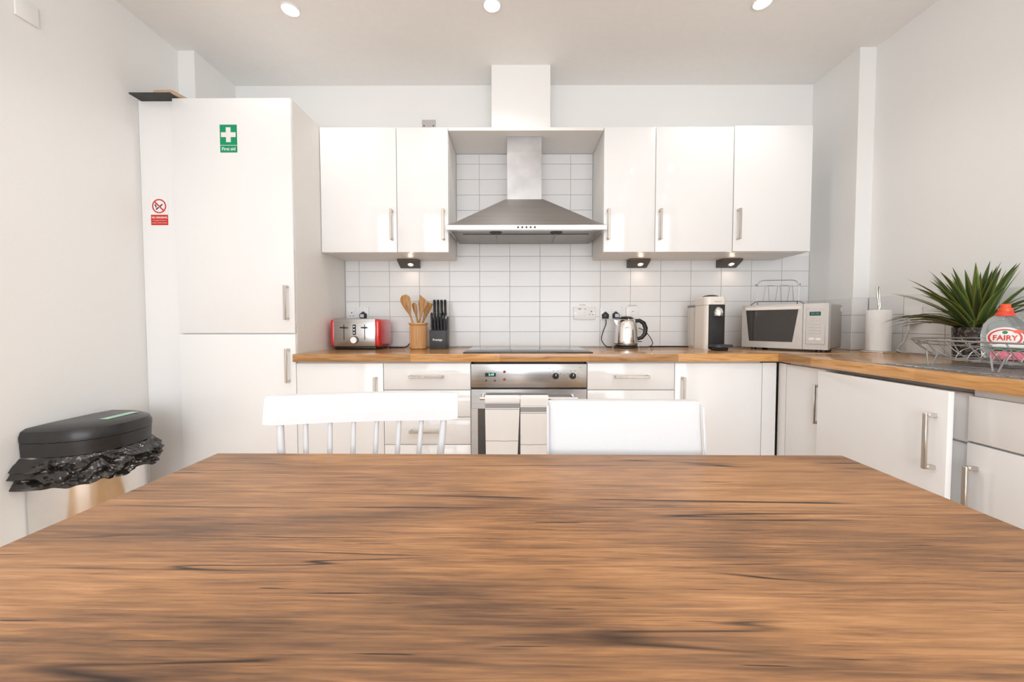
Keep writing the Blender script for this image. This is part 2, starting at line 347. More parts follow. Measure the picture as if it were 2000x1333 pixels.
# tiles, each a piece of the wall it is fixed to
TP, TH, TX0, TZ0 = .2004, .1003, -.2272, .9105; G = .0011
tile_cache = {}
def tile_mesh(wd, ht):
    k = (round(wd, 4), round(ht, 4))
    if k not in tile_cache:
        mb = MB(); t = .006; c = .0008
        a = [(-wd / 2, 0, -ht / 2), (wd / 2, 0, -ht / 2), (wd / 2, 0, ht / 2), (-wd / 2, 0, ht / 2)]
        q = [(x, -t + c, z) for x, _, z in a]; f = [(x * (1 - 2 * c / wd), -t, z * (1 - 2 * c / ht)) for x, _, z in a]
        mb.loft([a, q, f]); tile_cache[k] = mb.mesh('tile', M['tile'], 0)
    return tile_cache[k]
def lay(parent, u0, u1, z0, z1, place, uo, skip=None):
    i0 = math.floor((u0 - uo) / TP + 1e-6); i1 = math.ceil((u1 - uo) / TP - 1e-6)
    k1 = math.ceil((z1 - TZ0) / TH - 1e-6); k0 = math.floor((z0 - TZ0) / TH + 1e-6)
    for k in range(k0, k1):
        b0, b1 = max(z0, TZ0 + k * TH) + G, min(z1, TZ0 + (k + 1) * TH) - G
        if b1 - b0 < .008: continue
        for i in range(i0, i1):
            a0, a1 = max(u0, uo + i * TP) + G, min(u1, uo + (i + 1) * TP) - G
            if a1 - a0 < .008: continue
            o = bpy.data.objects.new('tile', tile_mesh(a1 - a0, b1 - b0)); COL.objects.link(o); o.parent = parent
            place(o, (a0 + a1) / 2, (b0 + b1) / 2)
def on_back(o, u, z): o.location = (u, WB - .0012, z)
def on_right(xw):
    def f(o, u, z): o.location = (xw - .0012, u, z); o.rotation_euler = (0, 0, R(-90))
    return f
A = -1.1295                                      # left end of the wall cupboards
B = -1.1228
WX = [B + .0008] + [A + v for v in (.45, .75, 1.65, 1.95, 2.4, 2.85)]
BX = [B + v for v in (0, .45, .9, 1.5, 1.95, 2.4)]
ZW0, ZW1 = 1.4803, 2.1982
struct_g = MB().box(B + .001, 1.9575, WB - .0016, WB - .0002, .9105, ZW0 + .03).box(WX[2], WX[3], WB - .0016, WB - .0002, ZW0 + .03, ZW1 - .02).build('grout', M['grout'], wall_back, smooth=0)
lay(wall_back, B + .002, 1.9565, .9105, ZW0 + .03, on_back, TX0)
lay(wall_back, WX[2] + .001, WX[3] - .001, ZW0 + .03, ZW1 - .02, on_back, TX0)
MB().box(1.9575 - .0016, 1.9575 - .0002, 2.2505, WB - .01, .9105, 1.2125).box(XR - .0016, XR - .0002, .3, 2.2495, .9105, 1.2125).box(1.9575, XR - .002, 2.2484, 2.2498, .9105, 1.2125).build('grout', M['grout'], wall_right, smooth=0)
lay(wall_right, 2.2445, WB - .009, .9105, 1.2115, on_right(1.9575), 2.2445)
lay(wall_right, .3, 2.242, .9105, 1.2115, on_right(XR), 2.242 - 10 * TP)
lay(wall_right, 1.9515, XR - .008, .9105, 1.2115, lambda o, u, z: setattr(o, 'location', (u, 2.25 - .0012, z)), 1.9515)

# ------------------------------------------------------------------ fitted kitchen
def bar_handle(parent, p, axis, nrm, L=.175, off=.032, wd=.013):
    """D-shaped bar handle: bar of length L centred at p (on the door face), standing off along nrm"""
    p = Vector(p); ax = Vector({'X': (1, 0, 0), 'Y': (0, 1, 0), 'Z': (0, 0, 1)}[axis]); n = Vector(nrm); t = ax.cross(n)
    mb = MB()
    def bx(c0, c1):
        lo = [min(a, b) for a, b in zip(c0, c1)]; hi = [max(a, b) for a, b in zip(c0, c1)]
        mb.box(lo[0], hi[0], lo[1], hi[1], lo[2], hi[2], .0018, 1)
    q = p + n * off; e = n * .005 + t * (wd / 2)
    bx(q - ax * L / 2 - e, q + ax * L / 2 + e)
    for s in (-1, 1):
        c = p + ax * s * (L / 2 - .006)
        bx(c - ax * .006 - t * wd / 2 + n * .0003, c + ax * .006 + t * wd / 2 + n * (off - .005))
    return mb.build('handle', M['nickel'], parent)
def door(parent, x0, x1, z0, z1, y=D1, t=.018, name='door', g=.0016):
    return MB().box(x0 + g, x1 - g, y, y + t, z0 + g, z1 - g, .0012, 2).build(name, M['cab'], parent)
def carcass(parent, x0, x1, y0, y1, z0, z1, m='carc'):
    return MB().box(x0 + .0005, x1 - .0005, y0, y1, z0, z1).build('body', M[m], parent, smooth=0)
F = (0, -1, 0)
# tall fridge housing
t = thing('tall_cabinet', 'tall white gloss two-door cabinet bearing a green first aid sticker', 'cabinet', (B - .3, 2.29, 0))
carcass(t, B - .6, B, D1 + .0185, 2.585, .0, 2.2025)
d = door(t, B - .6, B, 1.0155, 2.2025); bar_handle(d, (-1.157, D1, 1.1725), 'Z', F)
d = door(t, B - .6, B, .12, 1.0125); bar_handle(d, (-1.157, D1, .851), 'Z', F)
fp = MB().box(XL + .001, B - .601, D1 + .03, D1 + .048, 0, 2.2025).build('filler_panel', M['cab'], None, label='narrow white filler panel between tall cabinet and left wall', category='panel')
# things lying on top
MB().box(-1.905, -1.70, 1.953, 2.10, 2.2035, 2.2105, .001, 1).build('dark_board', M['slate'], None, label='thin dark board lying on top of the narrow filler panel', category='board')
MB().hull([(-1.80, 1.972, 2.2112), (-1.70, 1.972, 2.2112), (-1.66, 2.06, 2.2112), (-1.77, 2.06, 2.2112)], [(-1.80, 1.972, 2.232), (-1.712, 1.972, 2.236), (-1.68, 2.06, 2.232), (-1.77, 2.06, 2.232)], .002).build('wood_offcut', M['plywood'], None, label='small pale wooden block lying on the thin dark board', category='wood block')
# first aid sticker
fa = thing('first_aid_sticker', 'green first aid sticker with white cross on the tall cabinet', 'sticker', (-1.44, D1, 1.931))
MB().box(-1.483, -1.397, D1 - .0012, D1 - .0002, 1.931, 2.069).build('backing', M['green'], fa, smooth=0)
y = D1 - .0016
MB().poly([(-1.440 + a, y, 2.019 + b) for a, b in ((-.012, .037), (-.012, .012), (-.037, .012), (-.037, -.012), (-.012, -.012), (-.012, -.037), (.012, -.037), (.012, -.012), (.037, -.012), (.037, .012), (.012, .012), (.012, .037))]).build('cross', M['signwhite'], fa, smooth=0)
MB().box(-1.483, -1.397, y, D1 - .0011, 1.9655, 1.9675).build('rule', M['signwhite'], fa, smooth=0)
lettering('First aid', .0215, M['signwhite'], fa, -1.44, y, 1.948, bold=.0004)
# no smoking sticker
ns = thing('no_smoking_sticker', 'red and white no smoking sticker on the narrow filler panel', 'sticker', (-1.829, D1 + .03, 1.575))
yf = D1 + .03
MB().box(-1.875, -1.783, yf - .0010, yf - .0002, 1.572, 1.714).build('backing', M['signwhite'], ns, smooth=0)
MB().box(-1.873, -1.785, yf - .0014, yf - .0009, 1.575, 1.628).build('red_panel', M['signred'], ns, smooth=0)
cx, cz, ro = -1.829, 1.672, .0365
mb = MB(); n = 40
for k in range(n):
    a0, a1 = 2 * math.pi * k / n, 2 * math.pi * (k + 1) / n
    mb.poly([(cx + r_ * math.cos(a), yf - .0018, cz + r_ * math.sin(a)) for r_, a in ((ro, a0), (ro, a1), (ro * .83, a1), (ro * .83, a0))])
a = R(-45); ux, uz = math.cos(a), math.sin(a); px_, pz_ = -uz * .0033, ux * .0033
mb.poly([(cx + s * ux * ro * .85 + e * px_, yf - .0019, cz + s * uz * ro * .85 + e * pz_) for s, e in ((-1, -1), (1, -1), (1, 1), (-1, 1))])
mb.build('prohibition_ring', M['signred'], ns, smooth=0)
mb = MB(); a = R(38); ux, uz = math.cos(a), math.sin(a)
for s0, s1 in ((-.021, -.003), (.006, .022)):
    mb.poly([(cx + s * ux - e * uz, yf - .0016, cz - .004 + s * uz + e * ux) for s, e in ((s0, -.0032), (s1, -.0032), (s1, .0032), (s0, .0032))])
mb.poly([(cx + i, yf - .0016, cz + j) for i, j in ((-.024, .006), (-.017, .012), (-.015, .003), (-.012, -.006), (-.017, -.008), (-.020, .0))])
mb.build('cigarette', M['ink'], ns, smooth=0)
lettering('NO SMOKING', .0125, M['signwhite'], ns, cx, yf - .0018, 1.6135, bold=.0004)
lettering('It is against the law to', .0078, M['signwhite'], ns, cx, yf - .0018, 1.5995)
lettering('smoke in these premises', .0078, M['signwhite'], ns, cx, yf - .0018, 1.587)

# wall cupboards
labels = ['white gloss wall cupboard next to the tall cabinet', 'narrow white wall cupboard between the corner-side cupboard and the steel hood', None,
          'narrow white wall cupboard on the kettle side of the steel hood', 'wide white wall cupboard between the narrow one and the end cupboard', 'white wall cupboard at the end of the run above the microwave']
labels[1] = 'narrow white wall cupboard above the knife block'
hx = {0: WX[1] - .0265, 1: WX[2] - .0265, 3: WX[3] + .0245, 4: WX[4] + .0245, 5: WX[5] + .0245}
for i in (0, 1, 3, 4, 5):
    c = thing('wall_cupboard', labels[i], 'cupboard', ((WX[i] + WX[i + 1]) / 2, 2.43, ZW0), group='white wall cupboards')
    carcass(c, WX[i], WX[i + 1], D2 + .0185, D3 - .0003, ZW0 + .001, ZW1)
    dz = .004 if i == 5 else 0
    d = door(c, WX[i], WX[i + 1], ZW0 + dz / 2, ZW1 + dz, D2 - (.004 if i == 5 else 0)); bar_handle(d, (hx[i], D2 - (.004 if i == 5 else 0), 1.6365), 'Z', F)
MB().box(WX[2] + .001, WX[3] - .001, D2 + .004, D3 - .0003, ZW1 - .019, ZW1 - .0005, .0008, 1).build('bridging_shelf', M['carc'], None, label='white bridging panel spanning above the steel cooker hood', category='panel')
# under-cupboard lamps
for nm, x in (('under the narrow cupboard by the knife block', -.685), ('under the narrow cupboard over the kettle', .812), ('under the cupboards over the coffee machine', 1.403)):
    u = thing('cupboard_lamp', 'small bronze wedge lamp ' + nm, 'lamp', (x, 2.55, ZW0 - .05), group='lamps under the wall cupboards')
    y0, y1 = 2.50, D3 - .0005
    MB().hull([(x - .065, y1, ZW0 + .0005), (x - .065, y0, ZW0 + .0005), (x - .065, y0, ZW0 - .012), (x - .065, y1 - .01, ZW0 - .048), (x - .065, y1, ZW0 - .048)],
              [(x + .065, y1, ZW0 + .0005), (x + .065, y0, ZW0 + .0005), (x + .065, y0, ZW0 - .012), (x + .065, y1 - .01, ZW0 - .048), (x + .065, y1, ZW0 - .048)], .0015).build('housing', M['bronze'], u)
    nrm = Vector((0, -.036, -.065)).normalized(); c0 = Vector((x + .012, (y0 + y1 - .01) / 2, ZW0 - .03)); tv = Vector((0, .875, -.484)).normalized()
    nrm = Vector((0, -tv.z * -1, 0)); nrm = Vector((1, 0, 0)).cross(tv); nrm = nrm if nrm.y < 0 else -nrm
    for rr, nm2, mt, e in ((.021, 'bezel', 'nickel', .0008), (.014, 'lens', 'ucbulb', .0016)):
        mb = MB(); mb.hull([c0 + (Vector((1, 0, 0)) * math.cos(q) + tv * math.sin(q)) * rr - nrm * .001 for q in [2 * math.pi * k / 20 for k in range(20)]],
                           [c0 + (Vector((1, 0, 0)) * math.cos(q) + tv * math.sin(q)) * rr + nrm * e for q in [2 * math.pi * k / 20 for k in range(20)]])
        mb.build(nm2, M[mt], u)
    l = bpy.data.lights.new('cupboard_lamp_light', 'AREA'); l.shape = 'DISK'; l.size = .03; l.energy = .12; l.color = (1, .8, .6)
    lo = bpy.data.objects.new('lamp_light', l); COL.objects.link(lo); lo.parent = u; lo.location = c0 + nrm * .006 - Vector((x, 2.55, ZW0 - .05)); lo.rotation_euler = (-nrm).to_track_quat('Z', 'Y').to_euler()
# blank plate above the cupboards
bp = thing('wall_plate', 'grey metal blanking plate on back wall above wall cupboards', 'wall plate', (-.557, WB, 2.316))
MB().box(-.602, -.512, WB - .008, WB - .0002, 2.316, 2.402, .002, 2).build('plate', M['silver'], bp)
for x in (-.588, -.527): MB().cyl((x, WB - .0095, 2.362), (x, WB - .0075, 2.362), .004, n=12).build('screw', M['blackm'], bp)

# base units
PL = .15
def base(x0, x1, name, label):
    c = thing(name, label, 'cabinet', ((x0 + x1) / 2, 2.29, 0))
    MB().box(x0 + .0005, x1 - .0005, D1 + .0185, 2.575, PL, .8685).box(x0 + .0005, x1 - .0005, D1 + .06, D1 + .078, 0, PL).build('body', M['carc'], c, smooth=0)
    return c
ZT = .862
c = base(BX[0], BX[1], 'base_cabinet', 'white base cabinet with one door beside the tall cabinet')
d = door(c, BX[0], BX[1], PL, ZT); bar_handle(d, (BX[1] - .037, D1, .7035), 'Z', F)
c = base(BX[1], BX[2], 'drawer_cabinet', 'white drawer cabinet with four handles between door unit and oven')
zs = [ZT, .722, .581, .437, PL]
for k in range(4):
    d = door(c, BX[1], BX[2], zs[k + 1], zs[k], name='drawer_front')
    bar_handle(d, ((BX[1] + BX[2]) / 2 - .001, D1, min(zs[k] - .068, (zs[k] + zs[k + 1]) / 2 + (.002 if k < 3 else .07))), 'X', F)
c = base(BX[3], BX[4], 'drawer_cabinet', 'white drawer cabinet on the kettle side of the oven')
zs = [ZT, .722, .437, PL]
for k in range(3):
    d = door(c, BX[3], BX[4], zs[k + 1], zs[k], name='drawer_front')
    bar_handle(d, ((BX[3] + BX[4]) / 2, D1, zs[k] - .068), 'X', F)
c = base(BX[4], BX[5], 'base_cabinet', 'white base cabinet with one door beside the inner corner post')
d = door(c, BX[4], BX[5], PL, ZT); bar_handle(d, (BX[4] + .038, D1, .7035), 'Z', F)
MB().box(BX[5] + .003, 1.352, D1 + .004, D1 + .022, PL, ZT).box(1.3635, 1.38, 1.936, D1 + .0035, PL, ZT).build('corner_post', M['cab'], None, smooth=0, label='narrow white corner post panels where the two base runs meet', category='panel')
# right-hand run (faces -X)
XF = 1.363
def rbase(y0, y1, name, label, x0=XF + .0185):
    c = thing(name, label, 'cabinet', (1.69, (y0 + y1) / 2, 0))
    MB().box(x0, 2.035, y0 + .0005, y1 - .0005, PL, .8685).box(XF + .06, XF + .078, y0 + .0005, y1 - .0005, 0, PL).build('body', M['carc'], c, smooth=0)
    return c
def rdoor(parent, y0, y1, z0, z1, name='door', g=.0016):
    return MB().box(XF, XF + .018, y0 + g, y1 - g, z0 + g, z1 - g, .0012, 2).build(name, M['cab'], parent)
FX = (-1, 0, 0)
c = rbase(1.69, 1.934, 'base_cabinet', 'narrow white base cabinet in the corner beside the fridge door')
d = rdoor(c, 1.69, 1.934, PL, ZT); bar_handle(d, (XF, 1.7115, .706), 'Z', FX)
# built-in fridge with its furniture door standing slightly open
fr = thing('built_in_fridge', 'built-in fridge behind a white door standing slightly ajar', 'fridge', (1.66, 1.42, 0))
MB().box(1.42, 2.03, 1.160, 1.688, .02, .862, .006, 2).build('body', M['white'], fr)
MB().box(1.372, 1.418, 1.161, 1.687, .70, .852, .012, 3).build('top_panel', M['white'], fr)
MB().box(1.372, 1.418, 1.161, 1.687, .12, .698, .012, 3).build('inner_door', M['white'], fr)
MB().box(XF + .06, XF + .078, 1.16, 1.688, 0, .11).build('plinth', M['cab'], fr, smooth=0)
fd = MB(); ya, yb, xa, xb = 1.687, 1.163, 1.327, 1.309
fd.hull([(xa, ya, PL + .003), (xa + .018, ya, PL + .003), (xb + .018, yb, PL + .003), (xb, yb, PL + .003)], [(xa, ya, .858), (xa + .018, ya, .858), (xb + .018, yb, .858), (xb, yb, .858)], .0012)
d = fd.build('door', M['cab'], fr); bar_handle(d, (1.3105, 1.197, .698), 'Z', FX)
for xa_, y0_ in ((1.3440, 1.55), (1.3345, 1.30)): MB().box(xa_, 1.3715, y0_, y0_ + .05, .60, .64).build('slide_bracket', M['silver'], fr, smooth=0)
lab = MB().box(1.388, 1.404, 1.1595, 1.1605, .775, .812).build('energy_label', M['signwhite'], fr, smooth=0)
MB().box(1.390, 1.402, 1.1590, 1.1596, .790, .810).build('print', plain('label_blue', (.08, .12, .35), .5), lab, smooth=0)
c = rbase(.56, 1.1585, 'sink_cabinet', 'white sink cabinet with a drawer front over a door beside the ajar fridge door')
d = rdoor(c, .56, 1.1585, .711, .849, 'drawer_front')
d = rdoor(c, .56, 1.1585, PL, .708); bar_handle(d, (XF, 1.131, .555), 'Z', FX)
MB().box(XF + .002, 2.035, .535, .558, 0, .8685).build('end_panel', M['cab'], c, smooth=0)
# worktop
wt = thing('worktop', 'L-shaped wood block worktop with a thick brown edge', 'worktop', (.4, 2.27, .87))
g_ = .0008
MB().prism([(B - .006, 1.9662), (1.3432, 1.9662), (2.0425, 1.9662), (2.0425, 2.242), (1.950, 2.242), (1.950, 2.5805), (B + .0012, 2.5805), (B + .0012, D1 - .0008), (B - .006, D1 - .0008)], .87, .91, .0015).build('worktop_section', M['block_x'], wt)
MB().prism([(1.3432, .5), (2.0425, .5), (2.0425, 1.9656), (1.3432, 1.9656)], .87, .91, .0015).build('worktop_section', M['block_y'], wt)
# hob
hb = thing('hob', 'flat black glass hob set on the worktop above the oven', 'hob', (.073, 2.26, .91))
hx0, hx1, hy0, hy1 = -.266, .413, 2.015, 2.515
MB().box(hx0, hx1, hy0, hy1, .9101, .9155, .002, 2).build('glass_top', M['hob'], hb)
for x, y, r in ((-.10, 2.14, .09), (-.10, 2.38, .075), (.25, 2.14, .075), (.25, 2.38, .1)):
    mb = MB(); n = 40
    for k in range(n):
        a0, a1 = 2 * math.pi * k / n, 2 * math.pi * (k + 1) / n
        mb.poly([(x + q * math.cos(a), y + q * math.sin(a), .9157) for q, a in ((r, a0), (r, a1), (r - .002, a1), (r - .002, a0))])
    mb.build('cooking_zone', M['greyink'], hb, smooth=0)
# built-in oven
ov = thing('oven', 'stainless steel built-in oven with control panel and towels on its handle', 'oven', (.077, 2.28, PL))
x0, x1 = BX[2] + .002, BX[3] - .002
MB().box(x0 + .01, x1 - .01, D1 + .02, 2.5, PL + .01, .8685).build('body', M['blackm'], ov, smooth=0)
MB().box(x0 + .02, x1 - .012, D1 + .006, D1 + .02, .8575, .8685).box(x0, x1, D1 + .008, D1 + .02, .725, .738).build('air_gap', M['blackm'], ov, smooth=0)
pn = MB().box(x0, x1, D1 - .002, D1 + .018, .735, .857, .0015, 2).build('control_panel', M['steel'], ov)
yp = D1 - .002
MB().box(-.149, -.093, yp - .0008, yp + .001, .792, .811, .0005, 1).build('display', M['black'], pn)
lettering('5:49', .0165, M['digits'], pn, -.117, yp - .0011, .8015)
for x in (-.144, -.098): MB().cyl((x, yp - .004, .771), (x, yp + .001, .771), .0042, n=14).build('button', M['black'], pn)
for z in (.817, .777): MB().cyl((-.049, yp - .003, z), (-.049, yp + .001, z), .0068, n=16).build('indicator', M['led'], pn)
for x in (.214, .303):
    kb = MB().lathe([(.0165, 0), (.0165, .006), (.0135, .018), (.012, .020)], n=24).b
    bmesh.ops.transform(kb, matrix=Matrix.Translation((x, yp + .0005, .795)) @ Matrix.Rotation(R(90), 4, 'X'), verts=kb.verts)
    k_ = MB(); k_.b = kb; k = k_.build('knob', M['black'], pn)
    MB().box(x - .0015, x + .0015, yp - .0215, yp - .0185, .797, .808).build('pointer', M['signwhite'], k, smooth=0)
    mb = MB()
    for q in range(0, 300, 43):
        a = R(q - 60); r_ = .0285; mb.box(x + r_ * math.cos(a) - .0022, x + r_ * math.cos(a) + .0022, yp - .0006, yp + .0005, .795 + r_ * math.sin(a) - .0016, .795 + r_ * math.sin(a) + .0016)
    mb.build('dial_marks', M['greyink'], pn, smooth=0, kind='stuff')
mb = MB(); random.seed(3)
xx = -.148
while xx < -.095:
    w_ = random.choice((.0022, .0035, .005)); mb.box(xx, xx + w_, yp - .0005, yp + .0005, .7455, .7485); xx += w_ + .0013
for xx in (.335, .340, .346, .351): mb.box(xx, xx + .0038, yp - .0005, yp + .0005, .7445, .7465)
for xx, zz in ((.176, .834), (.181, .834), (.335, .836), (.342, .836)): mb.box(xx, xx + .004, yp - .0005, yp + .0005, zz, zz + .003)
mb.build('small_print', M['greyink'], pn, smooth=0, kind='stuff')
od = MB()
zb, zt_ = PL + .005, .7265; wx0, wx1, wz0, wz1 = x0 + .034, x1 - .034, .24, .625
od.box(x0, x1, D1 - .002, D1 + .019, wz1, zt_, .0012, 1).box(x0, x1, D1 - .002, D1 + .019, zb, wz0, .0012, 1).box(x0, wx0, D1 - .002, D1 + .019, wz0, wz1).box(wx1, x1, D1 - .002, D1 + .019, wz0, wz1)
od = od.build('door', M['steel'], ov)
MB().box(wx0, wx1, D1 + .002, D1 + .008, wz0, wz1).build('glass', M['glass'], od, smooth=0)
HZ, HY = .688, D1 - .045
hd = MB().tube([(-.172, HY, HZ), (.32, HY, HZ)], .009, 16)
for x in (-.161, .305): hd.cyl((x, HY, HZ), (x, D1 - .0015, HZ), .007, n=12)
hd.build('handle', M['steelb'], od)
# tea towels over the oven handle
def towel(name, label, x0, x1, front, back, seed, dz, lean, drop=0):
    o = thing(name, label, 'towel', ((x0 + x1) / 2, HY, HZ + .0115 - drop), group='tea towels on the oven handle')
    mb = MB(); nu = 14; rows = []
    prof = [(-.0125, -z) for z in [front - i * front / 18 for i in range(18)]] + [(-.0125, -.006), (-.009, .0005), (0, .003), (.009, .0005), (.0125, -.006)] + [(.0125, -z) for z in [back * (i + 1) / 8 for i in range(8)]]
    th = .0022
    def pos(u, k, e):
        y, z = prof[k]; t_ = max(0, -z) / front
        wv = .0035 * math.sin(u * 7 + seed) * t_ + .0025 * math.sin(u * 15 + seed * 2 + t_ * 3) * t_
        s = -1 if k < 18 else 1
        xw = (x1 - x0) * (1 - .10 * t_ * (lean != 0))
        sg = y / .0125
        return Vector(((u - .5) * xw + lean * t_, y + wv + sg * e, z + drop + dz * t_ * (u - .5) + (e if abs(y) < .01 else 0)))
    n = len(prof)
    A_ = [[mb.b.verts.new(pos(i / nu, k, 0)) for i in range(nu + 1)] for k in range(n)]
    C_ = [[mb.b.verts.new(pos(i / nu, k, th)) for i in range(nu + 1)] for k in range(n)]
    for P_, fl in ((A_, 0), (C_, 1)):
        for k in range(n - 1):
            for i in range(nu): mb.b.faces.new((P_[k][i], P_[k][i + 1], P_[k + 1][i + 1], P_[k + 1][i]))
    for k in range(n - 1):
        for i in (0, nu): mb.b.faces.new((A_[k][i], A_[k + 1][i], C_[k + 1][i], C_[k][i]))
    for k in (0, n - 1):
        for i in range(nu): mb.b.faces.new((A_[k][i], A_[k][i + 1], C_[k][i + 1], C_[k][i]))
    mb.build('cloth', M['towel'], o, local=True, smooth=60)
towel('tea_towel', 'white tea towel with grey band, hanging nearer the drawer handles', -.146, .030, .33, .22, .3, .012, -.004)
towel('tea_towel', 'white tea towel with grey band, hanging next to the leather chair', .032, .172, .36, .20, 2.1, 0, .0, .019)

# ------------------------------------------------------------------ cooker hood
hc = .0705
ho = thing('cooker_hood', 'stainless steel chimney cooker hood above the hob', 'cooker hood', (hc, 2.39, 1.588))
MB().box(-.041, .167, 2.35, D3 - .0005, 1.806, ZW1 - .0195, .0012, 1).build('chimney', M['steelv'], ho)
hy = 2.19; X0, X1 = hc - .447, hc + .447
MB().loft([[(X0, hy, 1.617), (X1, hy, 1.617), (X1, D3 - .001, 1.617), (X0, D3 - .001, 1.617)],
           [(X0 + .05, hy + .02, 1.640), (X1 - .05, hy + .02, 1.640), (X1 - .05, D3 - .001, 1.640), (X0 + .05, D3 - .001, 1.640)],
           [(-.05, 2.338, 1.806), (.176, 2.338, 1.806), (.176, D3 - .001, 1.806), (-.05, D3 - .001, 1.806)]]).build('canopy', M['steel'], ho)
MB().box(X0 - .004, X1 + .004, hy - .006, hy + .02, 1.588, 1.6168, .0015, 1).box(X0 - .004, X0 + .02, hy + .02, D2 - .012, 1.588, 1.6168).box(X1 - .02, X1 + .004, hy + .02, D2 - .012, 1.588, 1.6168).build('rim', M['steelb'], ho, smooth=0)
un = MB().box(X0 + .02, X1 - .02, hy + .02, D3 - .002, 1.5925, 1.6165).build('underside', M['steeld'], ho, smooth=0)
for a, b_ in ((X0 + .075, X0 + .27), (X0 + .275, X1 - .275), (X1 - .27, X1 - .075)):
    MB().box(a, b_, hy + .115, D3 - .02, 1.589, 1.5926, .0015, 1).build('grease_filter', M['steeld'], un)
for x in (hc - .175, hc + .175):
    MB().lathe([(.036, 1.5915), (.034, 1.5895), (.026, 1.5893)], x, hy + .07, 24).build('hood_lamp', M['blackm'], un)
for k in range(5): MB().cyl((hc + (k - 2) * .0235 + .0, hy - .0085, 1.6025), (hc + (k - 2) * .0235, hy - .0055, 1.6025), .0055, n=14).build('button', M['black'], ho)

# ------------------------------------------------------------------ sockets and switches on the tiles
YT = WB - .0075
def plate(name, label, xc, zc, wd, ht=.086):
    p = thing(name, label, 'socket', (xc, YT, zc - ht / 2))
    MB().box(xc - wd / 2, xc + wd / 2, YT - .009, YT, zc - ht / 2, zc + ht / 2, .003, 2).build('plate', M['white'], p)
    for s in (-1, 1): MB().cyl((xc + s * (wd / 2 - .012), YT - .0096, zc), (xc + s * (wd / 2 - .012), YT - .008, zc), .0032, n=12).build('screw', M['nickel'], p)
    return p
def rocker(p, x, z, mark=None):
    MB().box(x - .009, x + .009, YT - .0125, YT - .0085, z - .013, z + .013, .001, 1).build('switch', M['white'], p)
    if mark: MB().box(x - .006, x + .006, YT - .0130, YT - .0124, z + .006, z + .009).build('mark', M[mark], p, smooth=0)
def pins(p, x, z):
    MB().box(x - .003, x + .003, YT - .0094, YT - .0088, z + .006, z + .014).box(x - .014, x - .007, YT - .0094, YT - .0088, z - .012, z - .008).box(x + .007, x + .014, YT - .0094, YT - .0088, z - .012, z - .008).build('socket_holes', M['blackm'], p, smooth=0)
def plug(label, x, z, front='black', group=None):
    o = thing('plug', label, 'plug', (x, YT - .0092, z - .025), group=group)
    MB().hull([(x - .023, YT - .0096, z - .024), (x + .023, YT - .0096, z - .024), (x + .025, YT - .0096, z + .006), (x, YT - .0096, z + .027), (x - .025, YT - .0096, z + .006)],
              [(x - .016, YT - .038, z - .020), (x + .016, YT - .038, z - .020), (x + .018, YT - .038, z + .004), (x, YT - .038, z + .018), (x - .018, YT - .038, z + .004)], .003).build('plug_body', M['black'], o)
    if front != 'black': MB().box(x - .012, x + .013, YT - .0392, YT - .0378, z - .016, z + .006, .002, 1).build('plug_label', M[front], o)
    return o
M['plugblue'] = plain('pale_blue_label', (.55, .62, .72), .5)
p = plate('cooker_switch', 'white cooker switch plate with red markings beside the double socket', .4695, 1.133, .146)
rocker(p, .4375, 1.131); rocker(p, .474, 1.131); pins(p, .514, 1.135)
MB().box(.427, .447, YT - .0096, YT - .0088, 1.1585, 1.164).build('red_mark', M['led'], p, smooth=0)
MB().box(.466, .480, YT - .0096, YT - .0088, 1.1585, 1.1625).build('print', M['greyink'], p, smooth=0)
mb = MB(); xx = .436
for w_ in (.006, .004, .007, .003, .006, .004): mb.box(xx, xx + w_, YT - .0006, YT + .0002, 1.186, 1.190); xx += w_ + .0022
mb.build('label_print', M['greyink'], p, smooth=0, kind='stuff')
p = plate('double_socket', 'white double socket behind the kettle with two plugs in it', .645, 1.133, .146)
rocker(p, .655, 1.155); rocker(p, .634, 1.155)
p = plate('fused_switch', 'white square fused switch above the kettle handle', .788, 1.133, .086)
rocker(p, .788, 1.136, 'led'); MB().box(.752, .824, YT - .004, YT, 1.181, 1.191, .001, 1).build('label_strip', M['signwhite'], p)
MB().box(.760, .816, YT - .0046, YT - .0039, 1.1845, 1.1875).build('print', M['greyink'], p, smooth=0)
p = plate('double_socket', 'white double socket above the red toaster', -1.040, 1.133, .146)
rocker(p, -1.062, 1.155); rocker(p, -1.018, 1.155); pins(p, -1.079, 1.128)
plug('black plug in the socket above the toaster with pale label', -1.000, 1.122, 'plugblue')
plug('black kettle plug with hanging flex in the double socket', .607, 1.120)
plug('dark plug with pale blue label behind the kettle lid', .676, 1.122, 'plugblue')
def cord(name, label, pts, r=.0032, m='black', cat='cord', parent=None):
    # smooth the control points (Catmull-Rom)
    P_ = [Vector(q) for q in pts]; out = []
    for i in range(len(P_) - 1):
        p0, p1, p2, p3 = P_[max(i - 1, 0)], P_[i], P_[i + 1], P_[min(i + 2, len(P_) - 1)]
        for k in range(8):
            t_ = k / 8; out.append(.5 * ((2 * p1) + (p2 - p0) * t_ + (2 * p0 - 5 * p1 + 4 * p2 - p3) * t_ ** 2 + (3 * p1 - p0 - 3 * p2 + p3) * t_ ** 3))
    out.append(P_[-1])
    for q in out: q.z = max(q.z, .9104 + r)          # rests on the worktop, not in it
    if parent is not None: return MB().tube(out, r, 8).build(name, M[m], parent)
    return MB().tube(out, r, 8).build(name, M[m], None, label=label, category=cat)
KX, KY = .712, 2.462
cord('loose_cord', 'thin black cord looping behind the kettle handle', [(.82, 2.545, 1.035), (.858, 2.54, 1.015), (.895, 2.535, .968), (.905, 2.53, .93), (.875, 2.525, .9135), (.82, 2.53, .9135)], .0026)

# ------------------------------------------------------------------ things on the worktop
ZWK = .91
